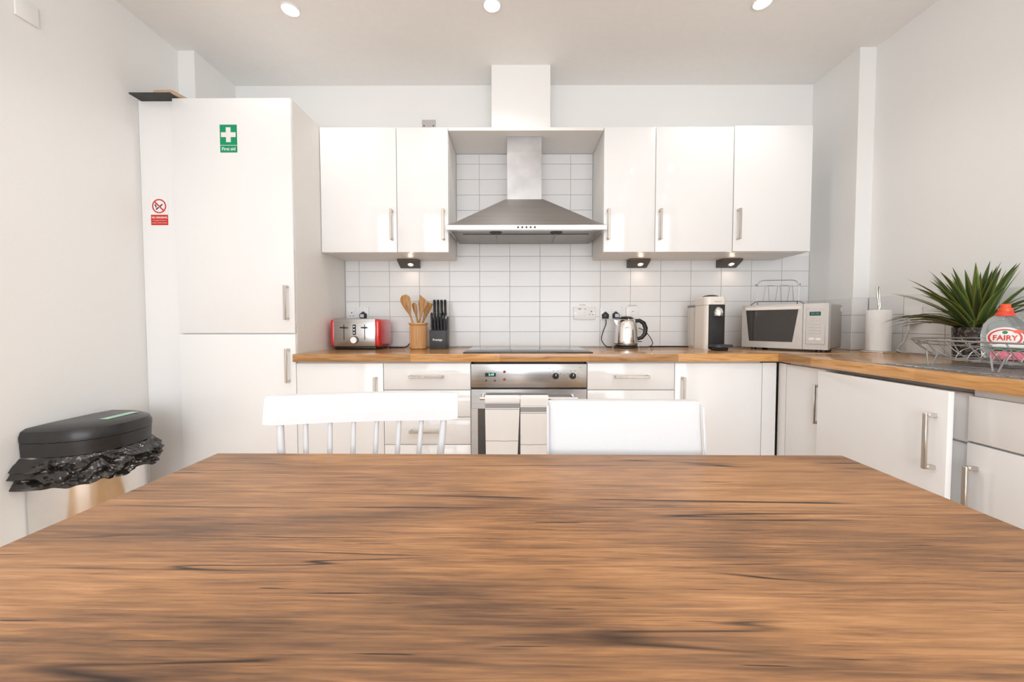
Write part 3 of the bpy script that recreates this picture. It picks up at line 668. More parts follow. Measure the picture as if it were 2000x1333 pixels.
# toaster
tx0, tx1, ty0, ty1 = -1.085, -.812, 2.30, 2.54
to = thing('toaster', 'red and steel four-slice toaster with two levers', 'toaster', ((tx0 + tx1) / 2, (ty0 + ty1) / 2, ZWK))
MB().box(tx0 + .012, tx1 - .012, ty0 + .012, ty1 - .012, ZWK + .0005, ZWK + .02, .006, 2).build('base', M['black'], to)
xc = (tx0 + tx1) / 2
def side_shell(s):
    xa, xb = (tx0 - .012, tx0 + .022) if s < 0 else (tx1 - .022, tx1 + .012)
    return MB().box(xa, xb, ty0 + .004, ty1, ZWK + .016, ZWK + .183, .016, 4)
for s in (-1, 1): side_shell(s).build('side_shell', M['red'], to)
MB().box(tx0 + .012, tx1 - .012, ty0, ty1 - .004, ZWK + .018, ZWK + .186, .006, 2).build('steel_body', M['steel'], to)
for x in (xc - .062, xc + .062):
    MB().box(x - .002, x + .002, ty0 - .0008, ty0 + .001, ZWK + .058, ZWK + .150).build('lever_slot', M['black'], to, smooth=0)
    MB().box(x - .016, x + .016, ty0 - .022, ty0 - .001, ZWK + .128, ZWK + .136, .002, 1).build('lever', M['black'], to)
    for q in (-.024, .012): MB().box(x + q - .013, x + q + .025, ty0 + .04, ty1 - .045, ZWK + .1855, ZWK + .1868).build('bread_slot', M['blackm'], to, smooth=0)
MB().box(xc - .009, xc + .009, ty0 - .0025, ty0 + .001, ZWK + .088, ZWK + .150, .001, 1).build('button_panel', M['black'], to)
for z in (.138, .119, .100): MB().cyl((xc, ty0 - .0042, ZWK + z), (xc, ty0 - .002, ZWK + z), .0045, n=12).build('button', M['steelb'], to)
for r_, yy, mt, nm in ((.0235, .010, 'bronze', 'dial_ring'), (.019, .016, 'steelb', 'dial')): MB().cyl((xc, ty0 - yy, ZWK + .058), (xc, ty0 + .001, ZWK + .058), r_, n=28).build(nm, M[mt], to)
cord('cord', 'black toaster cord curling up behind the wooden utensil pot', [(-.80, 2.475, .914), (-.74, 2.46, .9135), (-.69, 2.458, .916), (-.664, 2.468, .94), (-.660, 2.485, .98), (-.668, 2.50, 1.01)], .0035, parent=to)
# utensil pot
ux, uy = -.592, 2.40
ut = thing('utensil_pot', 'round bamboo utensil pot holding wooden spoons', 'pot', (ux, uy, ZWK))
MB().lathe([(.050, .9103), (.0545, .914), (.0545, .924), (.051, .926), (.0505, 1.055), (.0575, 1.060), (.0585, 1.066), (.0575, 1.0705), (.047, 1.0705), (.0465, .925)], ux, uy, 40).build('pot_body', M['bamboo'], ut)
for k in range(40):
    a = 2 * math.pi * (k + .5) / 40
    if math.sin(a) > .35: continue
    MB().cyl((ux + .0508 * math.cos(a), uy + .0508 * math.sin(a), .928), (ux + .0505 * math.cos(a), uy + .0505 * math.sin(a), 1.054), .0024, n=6).build('slat', M['bamboo'], ut)
def utensil(label, foot, tip, head_w, head_l, kind, tilt=0):
    foot, tip = Vector(foot), Vector(tip); d_ = (tip - foot); L_ = d_.length; d_.normalize()
    o = thing('wooden_utensil', label, 'utensil', foot, group='wooden utensils in the bamboo pot')
    WO[o] = None
    side = Vector((math.cos(tilt), math.sin(tilt), 0)); side = (side - d_ * side.dot(d_)).normalized(); nr = d_.cross(side)
    mb = MB(); rings = []
    hl = head_l / L_
    for k in range(25):
        t_ = k / 24
        if t_ < 1 - hl: w_, th = .0055, .0045
        else:
            q = (t_ - (1 - hl)) / hl
            if kind == 'spoon': w_ = .006 + (head_w / 2 - .006) * math.sin(min(1, q * 1.0) * math.pi * .62) * (1 if q < .8 else max(.25, 1 - ((q - .8) / .2) ** 2 * .75))
            else: w_ = .0055 + (head_w / 2 - .0055) * min(1, q * 1.5) ** 1.2
            th = .0045 - .002 * q
        skew = 0 if kind != 'slant' else 0
        c_ = d_ * (t_ * L_)
        ring = []
        for j in range(10):
            a_ = 2 * math.pi * j / 10
            pz = Vector((0, 0, 0))
            if kind == 'slant' and t_ > .96: pz = d_ * (-math.cos(a_) * .016)
            ring.append(c_ + side * (w_ * math.cos(a_)) + nr * (th * math.sin(a_)) + pz)
        rings.append(ring)
    mb.loft(rings).build('spoon_body', M['spoon'], o, local=True)
utensil('large wooden spoon with a pointed broad bowl in bamboo pot', (ux + .015, uy - .025, .932), (ux - .080, uy - .030, 1.240), .064, .125, 'spoon')
utensil('narrow wooden spoon behind the large spoon in bamboo pot', (ux + .022, uy + .010, .932), (ux - .030, uy + .012, 1.195), .03, .08, 'spoon')
utensil('slant-edged wooden spatula in bamboo pot', (ux - .020, uy - .003, .932), (ux + .037, uy - .010, 1.222), .054, .12, 'slant')
utensil('straight wooden spatula leaning toward the knives in bamboo pot', (ux - .026, uy + .022, .932), (ux + .068, uy + .020, 1.195), .042, .11, 'flat', .5)
utensil('thin wooden turner leaning furthest toward the knives', (ux - .018, uy + .033, .932), (ux + .050, uy + .037, 1.190), .03, .10, 'flat', 1.0)
# knife block
kx, ky = -.466, 2.36
kb = thing('knife_block', 'black knife block full of black-handled knives', 'knife block', (kx, ky + .06, ZWK))
MB().hull([(kx - .050, ky, .9105), (kx - .050, ky + .125, .9105), (kx - .050, ky + .125, 1.11), (kx - .050, ky + .06, 1.085), (kx - .050, ky + .06, 1.03), (kx - .050, ky, 1.0225)],
          [(kx + .050, ky, .9105), (kx + .050, ky + .125, .9105), (kx + .050, ky + .125, 1.11), (kx + .050, ky + .06, 1.085), (kx + .050, ky + .06, 1.03), (kx + .050, ky, 1.0225)], .002).build('block', M['charcoal'], kb)
lettering('Prestige', .0185, M['signwhite'], kb, kx, ky - .0008, .966, bold=.0003)
def knife(label, x, y, z0, L_, r=.0085, bm='black'):
    k = thing('knife', label, 'knife', (x, y, z0), group='black-handled knives in the block')
    dx, dy = -.004, .012
    pts = [(x + dx * t_, y + dy * t_, z0 + .004 + L_ * t_) for t_ in (0, .06, .12, .5, .85, 1)]
    MB().tube(pts, [r * .75, r * .8, r, r * .9, r * 1.05, r * .85], 10, flat=1.25).build('handle', M['black'], k)
    MB().cyl((x, y, z0 - .012), (x, y, z0 + .008), r * .8, n=10).build('bolster', M[bm], k)
    MB().lathe([(r * .55, z0 + .0035 + L_), (r * .5, z0 + .0055 + L_)], x + dx, y + dy, 12).build('end_cap', M['steelb'], k)
for k in range(5): knife('short steak knife in the front row of the knife block', kx - .039 + k * .0195, ky + .028, 1.028, .100, .0078)
for k in range(4): knife('long-handled knife in the back row of the knife block', kx - .034 + k * .0225, ky + .088, 1.107, .104, .0092, 'steelb')
# kettle
ke = thing('kettle', 'polished steel kettle with black lid and handle on a power base', 'kettle', (KX, KY, ZWK))
MB().lathe([(.074, .9103), (.076, .914), (.074, .922), (.066, .926)], KX, KY, 40).build('power_base', M['black'], ke)
MB().lathe([(.066, .9265), (.0705, .930), (.0715, .945), (.0685, 1.02), (.062, 1.07), (.056, 1.087), (.046, 1.094)], KX, KY, 48, True, True).build('body', M['chrome'], ke)
MB().lathe([(.047, 1.0942), (.044, 1.100), (.030, 1.108), (.012, 1.111)], KX, KY, 32).build('lid', M['black'], ke)
MB().lathe([(.0722, .934), (.0728, .9365), (.0722, .939)], KX, KY, 40, False, False).build('trim_ring', M['black'], ke)
MB().loft([[(KX - .058, KY - .022, 1.045), (KX - .058, KY + .022, 1.045), (KX - .055, KY + .018, 1.083), (KX - .055, KY - .018, 1.083)],
           [(KX - .074, KY - .010, 1.072), (KX - .074, KY + .010, 1.072), (KX - .080, KY + .010, 1.090), (KX - .080, KY - .010, 1.090)]]).build('spout', M['chrome'], ke)
hp = [(KX + .050, KY, 1.080), (KX + .085, KY, 1.083), (KX + .112, KY, 1.066), (KX + .124, KY, 1.035), (KX + .120, KY, 1.000), (KX + .100, KY, .975), (KX + .070, KY, .966)]
MB().tube(hp, [.009, .0095, .0105, .011, .0105, .0095, .008], 10, flat=1.3).build('handle', M['black'], ke)
MB().box(KX + .066, KX + .10, KY - .006, KY + .006, .948, .953, .001, 1).build('switch_lever', M['black'], ke)
cord('cord', 'black kettle cord hanging from plug to kettle base', [(.607, YT - .030, 1.093), (.606, YT - .030, 1.06), (.585, YT - .03, 1.00), (.578, YT - .035, .955), (.600, 2.525, .918), (.620, 2.512, .9135), (.632, 2.502, .9135)], parent=ke)
# coffee machine
cx0, cx1, cy0, cy1 = 1.122, 1.247, 2.272, 2.43
co = thing('coffee_machine', 'white capsule coffee machine with black front and drip tray', 'coffee machine', ((cx0 + cx1) / 2, 2.36, ZWK))
def rr(x0, x1, y0, y1, r, z, n=6):
    out = []
    for cx_, cy_, a0 in ((x1 - r, y1 - r, 0), (x0 + r, y1 - r, 90), (x0 + r, y0 + r, 180), (x1 - r, y0 + r, 270)):
        for k in range(n + 1): a_ = R(a0 + 90 * k / n); out.append((cx_ + r * math.cos(a_), cy_ + r * math.sin(a_), z))
    return out
MB().loft([rr(cx0, cx1, cy0, cy1, .03, .9103), rr(cx0, cx1, cy0, cy1, .03, 1.172)]).build('body', M['cream'], co)
MB().loft([rr(cx0 - .001, cx1 + .001, cy0 - .001, cy1 + .001, .031, 1.1735), rr(cx0 - .001, cx1 + .001, cy0 - .001, cy1 + .001, .031, 1.214), rr(cx0 + .006, cx1 - .006, cy0 + .006, cy1 - .006, .028, 1.222)]).build('head', M['cream'], co)
MB().loft([rr(cx0 + .02, cx1 - .02, cy0 + .02, cy1 - .03, .04, 1.2222), rr(cx0 + .03, cx1 - .03, cy0 + .03, cy1 - .04, .03, 1.231), rr(cx0 + .045, cx1 - .045, cy0 + .05, cy1 - .06, .015, 1.235)]).build('top_lever', M['charcoal'], co)
MB().box(cx0 + .018, cx1 - .014, cy0 - .004, cy0 + .012, .913, 1.176, .004, 2).build('front_panel', M['blackm'], co)
mb = MB(); xc2 = (cx0 + cx1) / 2 + .006
mb.lathe([(.026, 1.108), (.027, 1.112), (.0265, 1.135), (.022, 1.150), (.012, 1.159), (.003, 1.162)], xc2, cy0 - .006, 24).build('spout_dome', M['chrome'], co)
lettering('NESPRESSO', .0085, M['greyink'], co, xc2, cy0 - .0025, 1.192)
mb = MB(); mb.loft([rr(xc2 - .06, xc2 + .05, cy0 - .10, cy0 - .0045, .03, .9285), rr(xc2 - .06, xc2 + .05, cy0 - .10, cy0 - .0045, .03, .9445)]).build('cup_tray', M['charcoal'], co)
MB().box(xc2 - .04, xc2 + .03, cy0 - .07, cy0 - .0045, .9103, .928, .004, 1).build('tray_foot', M['black'], co)
MB().loft([rr(1.118, 1.200, 2.4305, 2.52, .03, .925), rr(1.118, 1.200, 2.4305, 2.52, .03, 1.165)]).build('water_tank', plain('frosted_tank', (.80, .76, .70), .2, trans=.3), co)
MB().loft([rr(1.116, 1.202, 2.431, 2.522, .03, 1.1652), rr(1.116, 1.202, 2.431, 2.522, .03, 1.178)]).build('tank_lid', M['greyink'], co)
MB().box(1.13, 1.19, 2.43, 2.51, .9103, .925).build('tank_foot', M['cream'], co, smooth=0)
cord('cord', 'black cord lying along tile edge behind kettle and coffee machine', [(.90, 2.558, .9135), (1.0, 2.562, .9135), (1.10, 2.56, .9135), (1.15, 2.545, .9135)], .0032, parent=co)
# microwave
mw_w, mw_d, mw_h = .42, .28, .252
mw = thing('microwave', 'silver microwave set at an angle in the worktop corner', 'microwave', (1.628, 2.288, ZWK), R(-52))
zb = .014
MB().box(-mw_w / 2 + .002, mw_w / 2 - .002, -mw_d / 2 + .04, mw_d / 2, zb, mw_h + zb - .004, .012, 3).build('case', M['mwside'], mw, local=True)
for sx in (-1, 1):
    for sy in (-1, 1): MB().cyl((sx * .16, sy * .09, .0004), (sx * .16, sy * .09, zb + .002), .014, n=14).build('foot', M['black'], mw, local=True)
def bow(x): return -mw_d / 2 + .006 * (1 - math.cos(max(-1, min(1, (x + .03) / .21)) * math.pi / 2)) * 1.2
def bowed(x0, x1, z0, z1, yoff, depth, xt0=None, xt1=None, n=8):
    mb = MB(); xt0 = x0 if xt0 is None else xt0; xt1 = x1 if xt1 is None else xt1
    rings = []
    for k in range(n + 1):
        b_, t_ = x0 + (x1 - x0) * k / n, xt0 + (xt1 - xt0) * k / n
        rings.append([(b_, bow(b_) + yoff, z0), (b_, bow(b_) + yoff + depth, z0), (t_, bow(t_) + yoff + depth, z1), (t_, bow(t_) + yoff, z1)])
    return mb.loft(rings)
Zb, Zt = zb - .001, mw_h + zb - .004
dr = bowed(-.21, .098, Zb, Zt, 0, .04).build('door', M['silver'], mw, local=True, smooth=60)
bowed(-.168, .052, zb + .036, zb + mw_h - .034, -.0015, .004, -.188, .078).build('door_window', M['mwwin'], dr, local=True, smooth=60)
bowed(-.19, .088, Zt - .028, Zt - .012, -.004, .006).build('door_trim', M['cream'], dr, local=True, smooth=60)
bowed(.1, .21, Zb, Zt, 0, .04).build('control_panel', M['silver'], mw, local=True, smooth=60)
pan = MB().box(.112, .198, bow(.155) - .004, bow(.155) + .004, zb + .028, zb + mw_h - .03, .002, 1).build('key_panel', M['silver'], mw, local=True)
yk = bow(.155) - .0045
MB().box(.129, .178, yk - .0006, yk + .001, .196, .217).build('display', M['mwdisp'], pan, local=True, smooth=0)
me = text_mesh('88:88', .017, plain('dim_segments', (.12, .28, .24), .5), 'digits'); put_mesh(me, 'digits', pan, Matrix.Translation((.1535, yk - .0009, .2065)))
for r_ in range(2):
    for k in range(4): MB().cyl((.137 + k * .0125, yk - .0008, .181 - r_ * .011), (.137 + k * .0125, yk + .001, .181 - r_ * .011), .0014, n=8).build('indicator', M['greyink'], pan, local=True)
for r_ in range(4):
    for k in range(2): MB().lathe([(.0085, 0), (.0078, .0016), (.004, .002)], n=16).build('key', M['silver'], pan, local=True).matrix_local = Matrix.Translation((.138 + k * .029, yk + .0004, .153 - r_ * .0165)) @ Matrix.Rotation(R(90), 4, 'X') @ Matrix.Diagonal((1.35, .8, 1, 1))
for k in range(2): MB().lathe([(.0105, 0), (.0098, .0022), (.005, .0028)], n=18).build('key', M['white'], pan, local=True).matrix_local = Matrix.Translation((.139 + k * .030, yk + .0004, .070)) @ Matrix.Rotation(R(90), 4, 'X') @ Matrix.Diagonal((1.35, .75, 1, 1))
MB().box(mw_w / 2 - .003, mw_w / 2 - .0015, .105, .125, .222, .245).build('sticker', M['signwhite'], mw, local=True, smooth=0)
# wire rack standing on the microwave
tr = thing('wire_rack', 'thin wire toast rack standing on top of the microwave', 'rack', (1.575, 2.325, ZWK + mw_h + zb - .0038), R(-8))
rw = .115; r_ = .0018
arch = [(-rw, 0, .012), (-rw, 0, .11)] + [(-rw + .035 - .035 * math.cos(a), 0, .11 + .04 * math.sin(a)) for a in (.5, 1.0, 1.57)] + [(rw - .035 + .035 * math.sin(a), 0, .11 + .04 * math.cos(a)) for a in (0, .57, 1.07)] + [(rw, 0, .11), (rw, 0, .012)]
MB().tube(arch, .0024, 8).build('frame', M['wire'], tr, local=True)
for s in (-1, 1):
    MB().tube([(s * (rw + .014), -.045, .0032), (s * rw, -.008, .024), (s * rw, .008, .024), (s * (rw + .014), .045, .0032)], .0024, 8).build('foot', M['darkwire'], tr, local=True)
    MB().tube([(s * rw, -.012, .118), (s * (rw + .008), 0, .127), (s * rw, .012, .118)], .002, 6).build('ear', M['wire'], tr, local=True)
MB().tube([(-rw, -.008, .024), (rw, -.008, .024)], .0022, 8).tube([(-rw, .008, .024), (rw, .008, .024)], .0022, 8).build('base_bars', M['darkwire'], tr, local=True)
for k in range(6):
    x = -.082 + k * .033
    MB().tube([(x, -.008, .025), (x - .006 * (1 if k % 2 else -1), -.012, .085), (x - .010 * (1 if k % 2 else -1), -.01, .118)], r_, 6).build('wire', M['wire'], tr, local=True)
for x in (-.045, .03): MB().tube([(x - .018, -.01, .118), (x + .022, -.01, .116)], r_, 6).build('wire', M['wire'], tr, local=True)
# kitchen roll on its stand
rx, ry = 1.935, 2.062
kr = thing('kitchen_roll_stand', 'chrome kitchen roll stand by the tiled right wall', 'roll stand', (rx, ry, ZWK))
MB().lathe([(.072, .9102), (.073, .914), (.066, .919), (.01, .920)], rx, ry, 36).build('base', M['chrome'], kr)
MB().tube([(rx, ry, .918), (rx, ry, 1.145), (rx - .010, ry, 1.20), (rx - .016, ry, 1.252), (rx - .010, ry, 1.262), (rx - .004, ry, 1.252), (rx + .002, ry, 1.19), (rx + .006, ry, 1.145)], .0042, 10).build('rod', M['chrome'], kr)
pr = thing('kitchen_roll', 'white roll of kitchen paper on the chrome stand', 'kitchen roll', (rx, ry, .9203))
MB().lathe([(.0515, .9204), (.0525, .922), (.0525, 1.132), (.051, 1.134), (.021, 1.134), (.02, .9215), (.0515, .9204)], rx, ry, 48, False, False).build('paper', M['paper'], pr)
mb = MB(); mb.loft([[(rx + .0528 * math.cos(a), ry + .0528 * math.sin(a), z) for a in [R(190 + k * 6) for k in range(14)]] for z in (.923, 1.131)], closed=False).build('loose_sheet', M['paper'], pr)
# spur outlet with cable on right wall
so = thing('cable_outlet', 'small white cable outlet with a grey flex on the tiled right wall', 'outlet', (XR - .0075, 1.985, 1.06))
YS = 1.985
MB().box(XR - .0165, XR - .0075, YS - .043, YS + .043, 1.062, 1.148, .003, 2).build('plate', M['white'], so)
MB().box(XR - .05, XR - .0166, YS - .02, YS + .02, 1.058, 1.092, .004, 2).build('connector', M['white'], so)
MB().box(XR - .0512, XR - .0498, YS - .014, YS + .014, 1.066, 1.084).build('connector_label', M['plugblue'], so, smooth=0)
cord('grey_flex', 'pale grey flex drooping from the wall outlet to the worktop', [(XR - .035, YS, 1.0575), (XR - .036, YS + .0, 1.02), (XR - .04, YS + .015, .97), (XR - .05, YS + .04, .93), (XR - .045, YS + .02, .9155), (XR - .05, YS - .03, .9148)], .0045, 'silver')
# drainer
dn = thing('drainer', 'ridged stainless steel drainer let into the return worktop', 'drainer', (1.62, 1.05, ZWK))
mb = MB().box(1.385, 1.90, .62, 1.485, .9102, .9118, .0006, 1)
mb.build('tray', M['steel'], dn)
for k in range(26):
    y = .64 + k * .0325
    MB().box(1.405, 1.88, y, y + .012, .9117, .9138, .0009, 1).build('ridge', M['steel'], dn)
# dish rack
dk = thing('dish_rack', 'oval grey wire dish rack standing on the steel drainer', 'dish rack', (1.70, 1.19, .914))
RC = Vector((1.705, 1.185))
def ov_pt(a, ax_, ay_, z, p=2.7):
    c_, s_ = math.cos(a), math.sin(a)
    return Vector((RC.x + ax_ * math.copysign(abs(c_) ** (2 / p), c_), RC.y + ay_ * math.copysign(abs(s_) ** (2 / p), s_), z))
AX, AY, ZR, ZBt = .264, .36, 1.006, .936
MB().tube([ov_pt(2 * math.pi * k / 72, AX, AY, ZR) for k in range(72)], .0030, 8, closed=True).build('rim', M['wire'], dk)
MB().tube([ov_pt(2 * math.pi * k / 72, AX * .97, AY * .97, ZR - .014) for k in range(72)], .0020, 6, closed=True).build('lower_rim', M['wire'], dk)
MB().tube([ov_pt(2 * math.pi * k / 60, AX * .62, AY * .68, ZBt) for k in range(60)], .0025, 6, closed=True).build('base_ring', M['wire'], dk)
def basin(x, y):
    """height of the basket floor at x,y"""
    q = (abs((x - RC.x) / AX) ** 2.7 + abs((y - RC.y) / AY) ** 2.7) ** (1 / 2.7)
    return ZBt + (ZR - ZBt) * max(0, (q - .74) / .26) ** 1.6 if q < 1 else ZR
for k in range(15):
    y = RC.y - AY * .93 + k * AY * 1.86 / 14
    half = AX * max(0, 1 - abs((y - RC.y) / AY) ** 2.7) ** (1 / 2.7)
    pts = [(RC.x + half * u_, y, basin(RC.x + half * u_, y)) for u_ in [-1 + 2 * j / 22 for j in range(23)]]
    MB().tube(pts, .0017, 6).build('wire', M['wire'], dk)
for k in range(7):
    x = RC.x - AX * .8 + k * AX * 1.6 / 6
    half = AY * max(0, 1 - abs((x - RC.x) / AX) ** 2.7) ** (1 / 2.7)
    pts = [(x, RC.y + half * u_, basin(x, RC.y + half * u_) - .002) for u_ in [-1 + 2 * j / 22 for j in range(23)]]
    MB().tube(pts, .0017, 6).build('wire', M['wire'], dk)
for k in range(9):      # plate loops
    y = RC.y - .14 + k * .034
    MB().tube([(1.50 + (.055 * (1 - math.cos(a))) , y, .937 + .045 * math.sin(a)) for a in [math.pi * j / 10 for j in range(11)]], .0016, 6).build('plate_loop', M['wire'], dk)
for (fx, fy) in ((1.478, 1.375), (1.468, 1.180), (1.93, 1.375), (1.93, 1.0), (1.478, 1.0)):
    e_ = .006 if fx < 1.7 else -.006
    MB().tube([(fx + e_, fy + .020, .966), (fx, fy + .007, .9168), (fx, fy - .007, .9168), (fx + e_, fy - .020, .966)], .0026, 8).build('foot', M['wire'], dk)
# plant
ppx, ppy = 1.942, 1.632
pl = thing('potted_plant', 'spiky green potted plant in a black mosaic pot', 'plant', (ppx, ppy, ZWK))
MB().lathe([(.062, .9104), (.066, .913), (.071, 1.044), (.0705, 1.0475), (.066, 1.0475), (.0645, 1.03), (.06, .93)], ppx, ppy, 40).build('pot', M['pot'], pl)
MB().lathe([(.0635, 1.026), (.03, 1.034), (.003, 1.036)], ppx, ppy, 24).build('soil', M['soil'], pl)
def leaf_mesh(L_, tilt, droop, wd):
    """blade starting at the origin, leaning toward +X"""
    mb = MB(); uvl = mb.b.loops.layers.uv.new('UVMap'); n = 10; p = Vector((0, 0, 0)); a = tilt; rows = []
    mx = 0
    for k in range(n + 1):
        t_ = k / n
        w_ = wd * (.55 + .45 * math.sin(min(1, t_ * 2.2) * math.pi / 2)) * (1 - t_ ** 2.8) + .0004
        dv = Vector((math.sin(a), 0, math.cos(a))); nv = Vector((-math.cos(a), 0, math.sin(a)))
        rows.append([mb.b.verts.new(p + Vector((0, s * w_, 0)) + nv * (abs(s) * w_ * .35)) for s in (-1, 0, 1)])
        mx = max(mx, p.x)
        p = p + dv * (L_ / n); a += droop / n
    for r0, r1 in zip(rows, rows[1:]):
        for j in range(2):
            f_ = mb.b.faces.new((r0[j], r0[j + 1], r1[j + 1], r1[j]))
            for lp, u_ in zip(f_.loops, (j / 2, (j + 1) / 2, (j + 1) / 2, j / 2)): lp[uvl].uv = (u_, 0)
    return mb.mesh('leaf', M['leaf'], 60), mx + wd
random.seed(11)
variants = []
for L_, tl, dr_ in ((.28, 58, 62), (.29, 60, 45), (.30, 4, 14), (.29, 10, 18), (.31, 17, 22), (.33, 24, 25), (.35, 31, 30), (.34, 38, 38), (.34, 46, 42), (.30, 54, 50), (.32, 50, 72), (.33, 44, 80), (.24, 20, 45), (.26, 34, 60)):
    variants.append(leaf_mesh(L_ * .93, R(tl), R(dr_), random.uniform(.0125, .0155)))
cnt = 0; tries = 0
while cnt < 84 and tries < 5000:
    tries += 1
    me, ext = random.choice(variants); az = random.uniform(0, 2 * math.pi); sc = random.uniform(.82, 1.06)
    br = random.uniform(0, .032); bx_, by_ = ppx + br * math.cos(az), ppy + br * math.sin(az)
    if bx_ + ext * sc * max(0, math.cos(az)) + .012 > XR - .012: continue
    mt = Matrix.Translation((bx_, by_, 1.028)) @ Matrix.Rotation(az, 4, 'Z') @ Matrix.Scale(sc, 4)
    vs_ = [mt @ v.co for v in me.vertices]
    if any(v.x > XR - .012 or v.z < .93 or (v.z < 1.16 and (v.x - 1.757) ** 2 + (v.y - 1.392) ** 2 < .078 ** 2) for v in vs_): continue   # clear of tiles and bottle
    o = bpy.data.objects.new('leaf', me); COL.objects.link(o); o.parent = pl
    o.location = (bx_ - ppx, by_ - ppy, 1.028 - ZWK); o.rotation_euler = (0, 0, az); o.scale = (sc, sc, sc); cnt += 1
# washing-up liquid
bt = thing('dish_soap_bottle', 'clear washing-up liquid bottle with orange cap in dish rack', 'bottle', (1.757, 1.392, .9395), R(-52)); bt.scale = (.9, .9, .94)
def sec(w_, d_, z, n=28, p=2.4):
    return [(w_ * math.copysign(abs(math.cos(a)) ** (2 / p), math.cos(a)), d_ * math.copysign(abs(math.sin(a)) ** (2 / p), math.sin(a)), z) for a in [2 * math.pi * k / n for k in range(n)]]
MB().loft([sec(.050, .027, 0), sec(.056, .031, .006), sec(.060, .033, .05), sec(.061, .033, .09), sec(.056, .031, .125), sec(.043, .026, .150), sec(.024, .018, .166), sec(.0165, .0165, .170, p=2), sec(.0165, .0165, .176, p=2)]).build('bottle_body', M['clear'], bt, local=True)
MB().lathe([(.020, .1762), (.0205, .180), (.0195, .190), (.014, .192), (.0135, .203), (.012, .206)], n=28).build('cap', M['orange'], bt, local=True)
MB().lathe([(.0275, .160), (.0268, .166), (.020, .1755)], n=28, cap0=False, cap1=False).build('neck_band', M['labelred'], bt, local=True)
def front_y(x, z):
    w_, d_ = (.0605, .0332); return -d_ * max(0, 1 - abs(x / w_) ** 2.4) ** (1 / 2.4)
def decal(name, m, cx_, cz_, a_, b_, e, parent):
    mb = MB(); c0 = mb.b.verts.new((cx_, front_y(cx_, cz_) - e, cz_)); rings = []
    for q in (.5, 1):
        rings.append([mb.b.verts.new((cx_ + q * a_ * math.cos(t_), front_y(cx_ + q * a_ * math.cos(t_), cz_) - e, cz_ + q * b_ * math.sin(t_))) for t_ in [2 * math.pi * k / 36 for k in range(36)]])
    for k in range(36):
        mb.b.faces.new((c0, rings[0][k], rings[0][(k + 1) % 36])); mb.b.faces.new((rings[0][k], rings[1][k], rings[1][(k + 1) % 36], rings[0][(k + 1) % 36]))
    return mb.build(name, m, parent, local=True)
lb = decal('label', M['signwhite'], .002, .078, .047, .040, .0012, bt)
decal('label_ring', M['labelred'], .002, .078, .043, .033, .0018, lb)
decal('label_centre', M['signwhite'], .002, .079, .037, .027, .0024, lb)
me = text_mesh('FAIRY', .027, M['labelred'], 'lettering', bold=.0007, sx=.88); me.transform(Matrix.Translation((.002, 0, .077)))
for v in me.vertices: v.co.y = front_y(v.co.x, v.co.z) - .0032
put_mesh(me, 'lettering', lb)
decal('leaf_emblem', M['green'], .002, .0985, .007, .006, .0030, lb)
decal('corner_flash', M['orange'], .034, .102, .013, .007, .0030, lb)
# sponge
sg = thing('sponge', 'pink sponge with green scouring layer lying in dish rack', 'sponge', (1.708, 1.316, .9395), R(-62))
MB().box(-.055, .055, -.035, .035, .0, .030, .005, 2).build('foam', M['pink'], sg, local=True)
MB().box(-.055, .055, -.035, .035, .0305, .040, .003, 2).build('scouring_layer', M['scour'], sg, local=True)
sg2 = MB().box(-.05, .05, -.03, .03, .0405, .052, .003, 2).build('folded_wrapper', M['signwhite'], sg, local=True)

# ------------------------------------------------------------------ bin by the left wall
by_, bz = 1.665, .655
bn = thing('pedal_bin', 'D-shaped steel bin with black lid against the left wall', 'bin', (XL + .13, by_, 0))
def dsh(hl, pr_, z, x0=XL + .006, n=36, fl=None):
    pts = []
    for k in range(n + 1):
        a_ = -math.pi / 2 + math.pi * k / n
        c_, s_ = math.cos(a_), math.sin(a_)
        pts.append((x0 + pr_ * abs(c_) ** .72, by_ + hl * math.copysign(abs(s_) ** .85, s_), z if fl is None else fl(s_)))
    return pts
MB().loft([dsh(.165, .235, .002), dsh(.172, .245, .02), dsh(.172, .245, .545)]).build('body', M['binbody'], bn)
MB().loft([dsh(.176, .25, .0015), dsh(.176, .25, .03)]).build('base_ring', M['black'], bn)
MB().loft([dsh(.186, .262, .545), dsh(.188, .265, .60)]).build('lid_collar', M['lid'], bn)
MB().loft([dsh(.189, .266, .602), dsh(.190, .267, .625), dsh(.183, .258, .645), dsh(.165, .235, .655), dsh(.08, .12, .658)]).build('lid', M['lid'], bn)
MB().hull([(XL + .150, by_ - .03, .6585), (XL + .185, by_ - .03, .6575), (XL + .185, by_ + .11, .6575), (XL + .150, by_ + .11, .6585)], [(XL + .150, by_ - .03, .6592), (XL + .185, by_ - .03, .6585), (XL + .185, by_ + .11, .6585), (XL + .150, by_ + .11, .6592)]).build('lid_label', M['mint'], bn, smooth=0)
gb = thing('bin_bag', 'crumpled black bin bag folded over the rim of the steel bin', 'bin bag', (XL + .13, by_, .44))
mb = MB(); rows = []; n = 150; mrows = 22
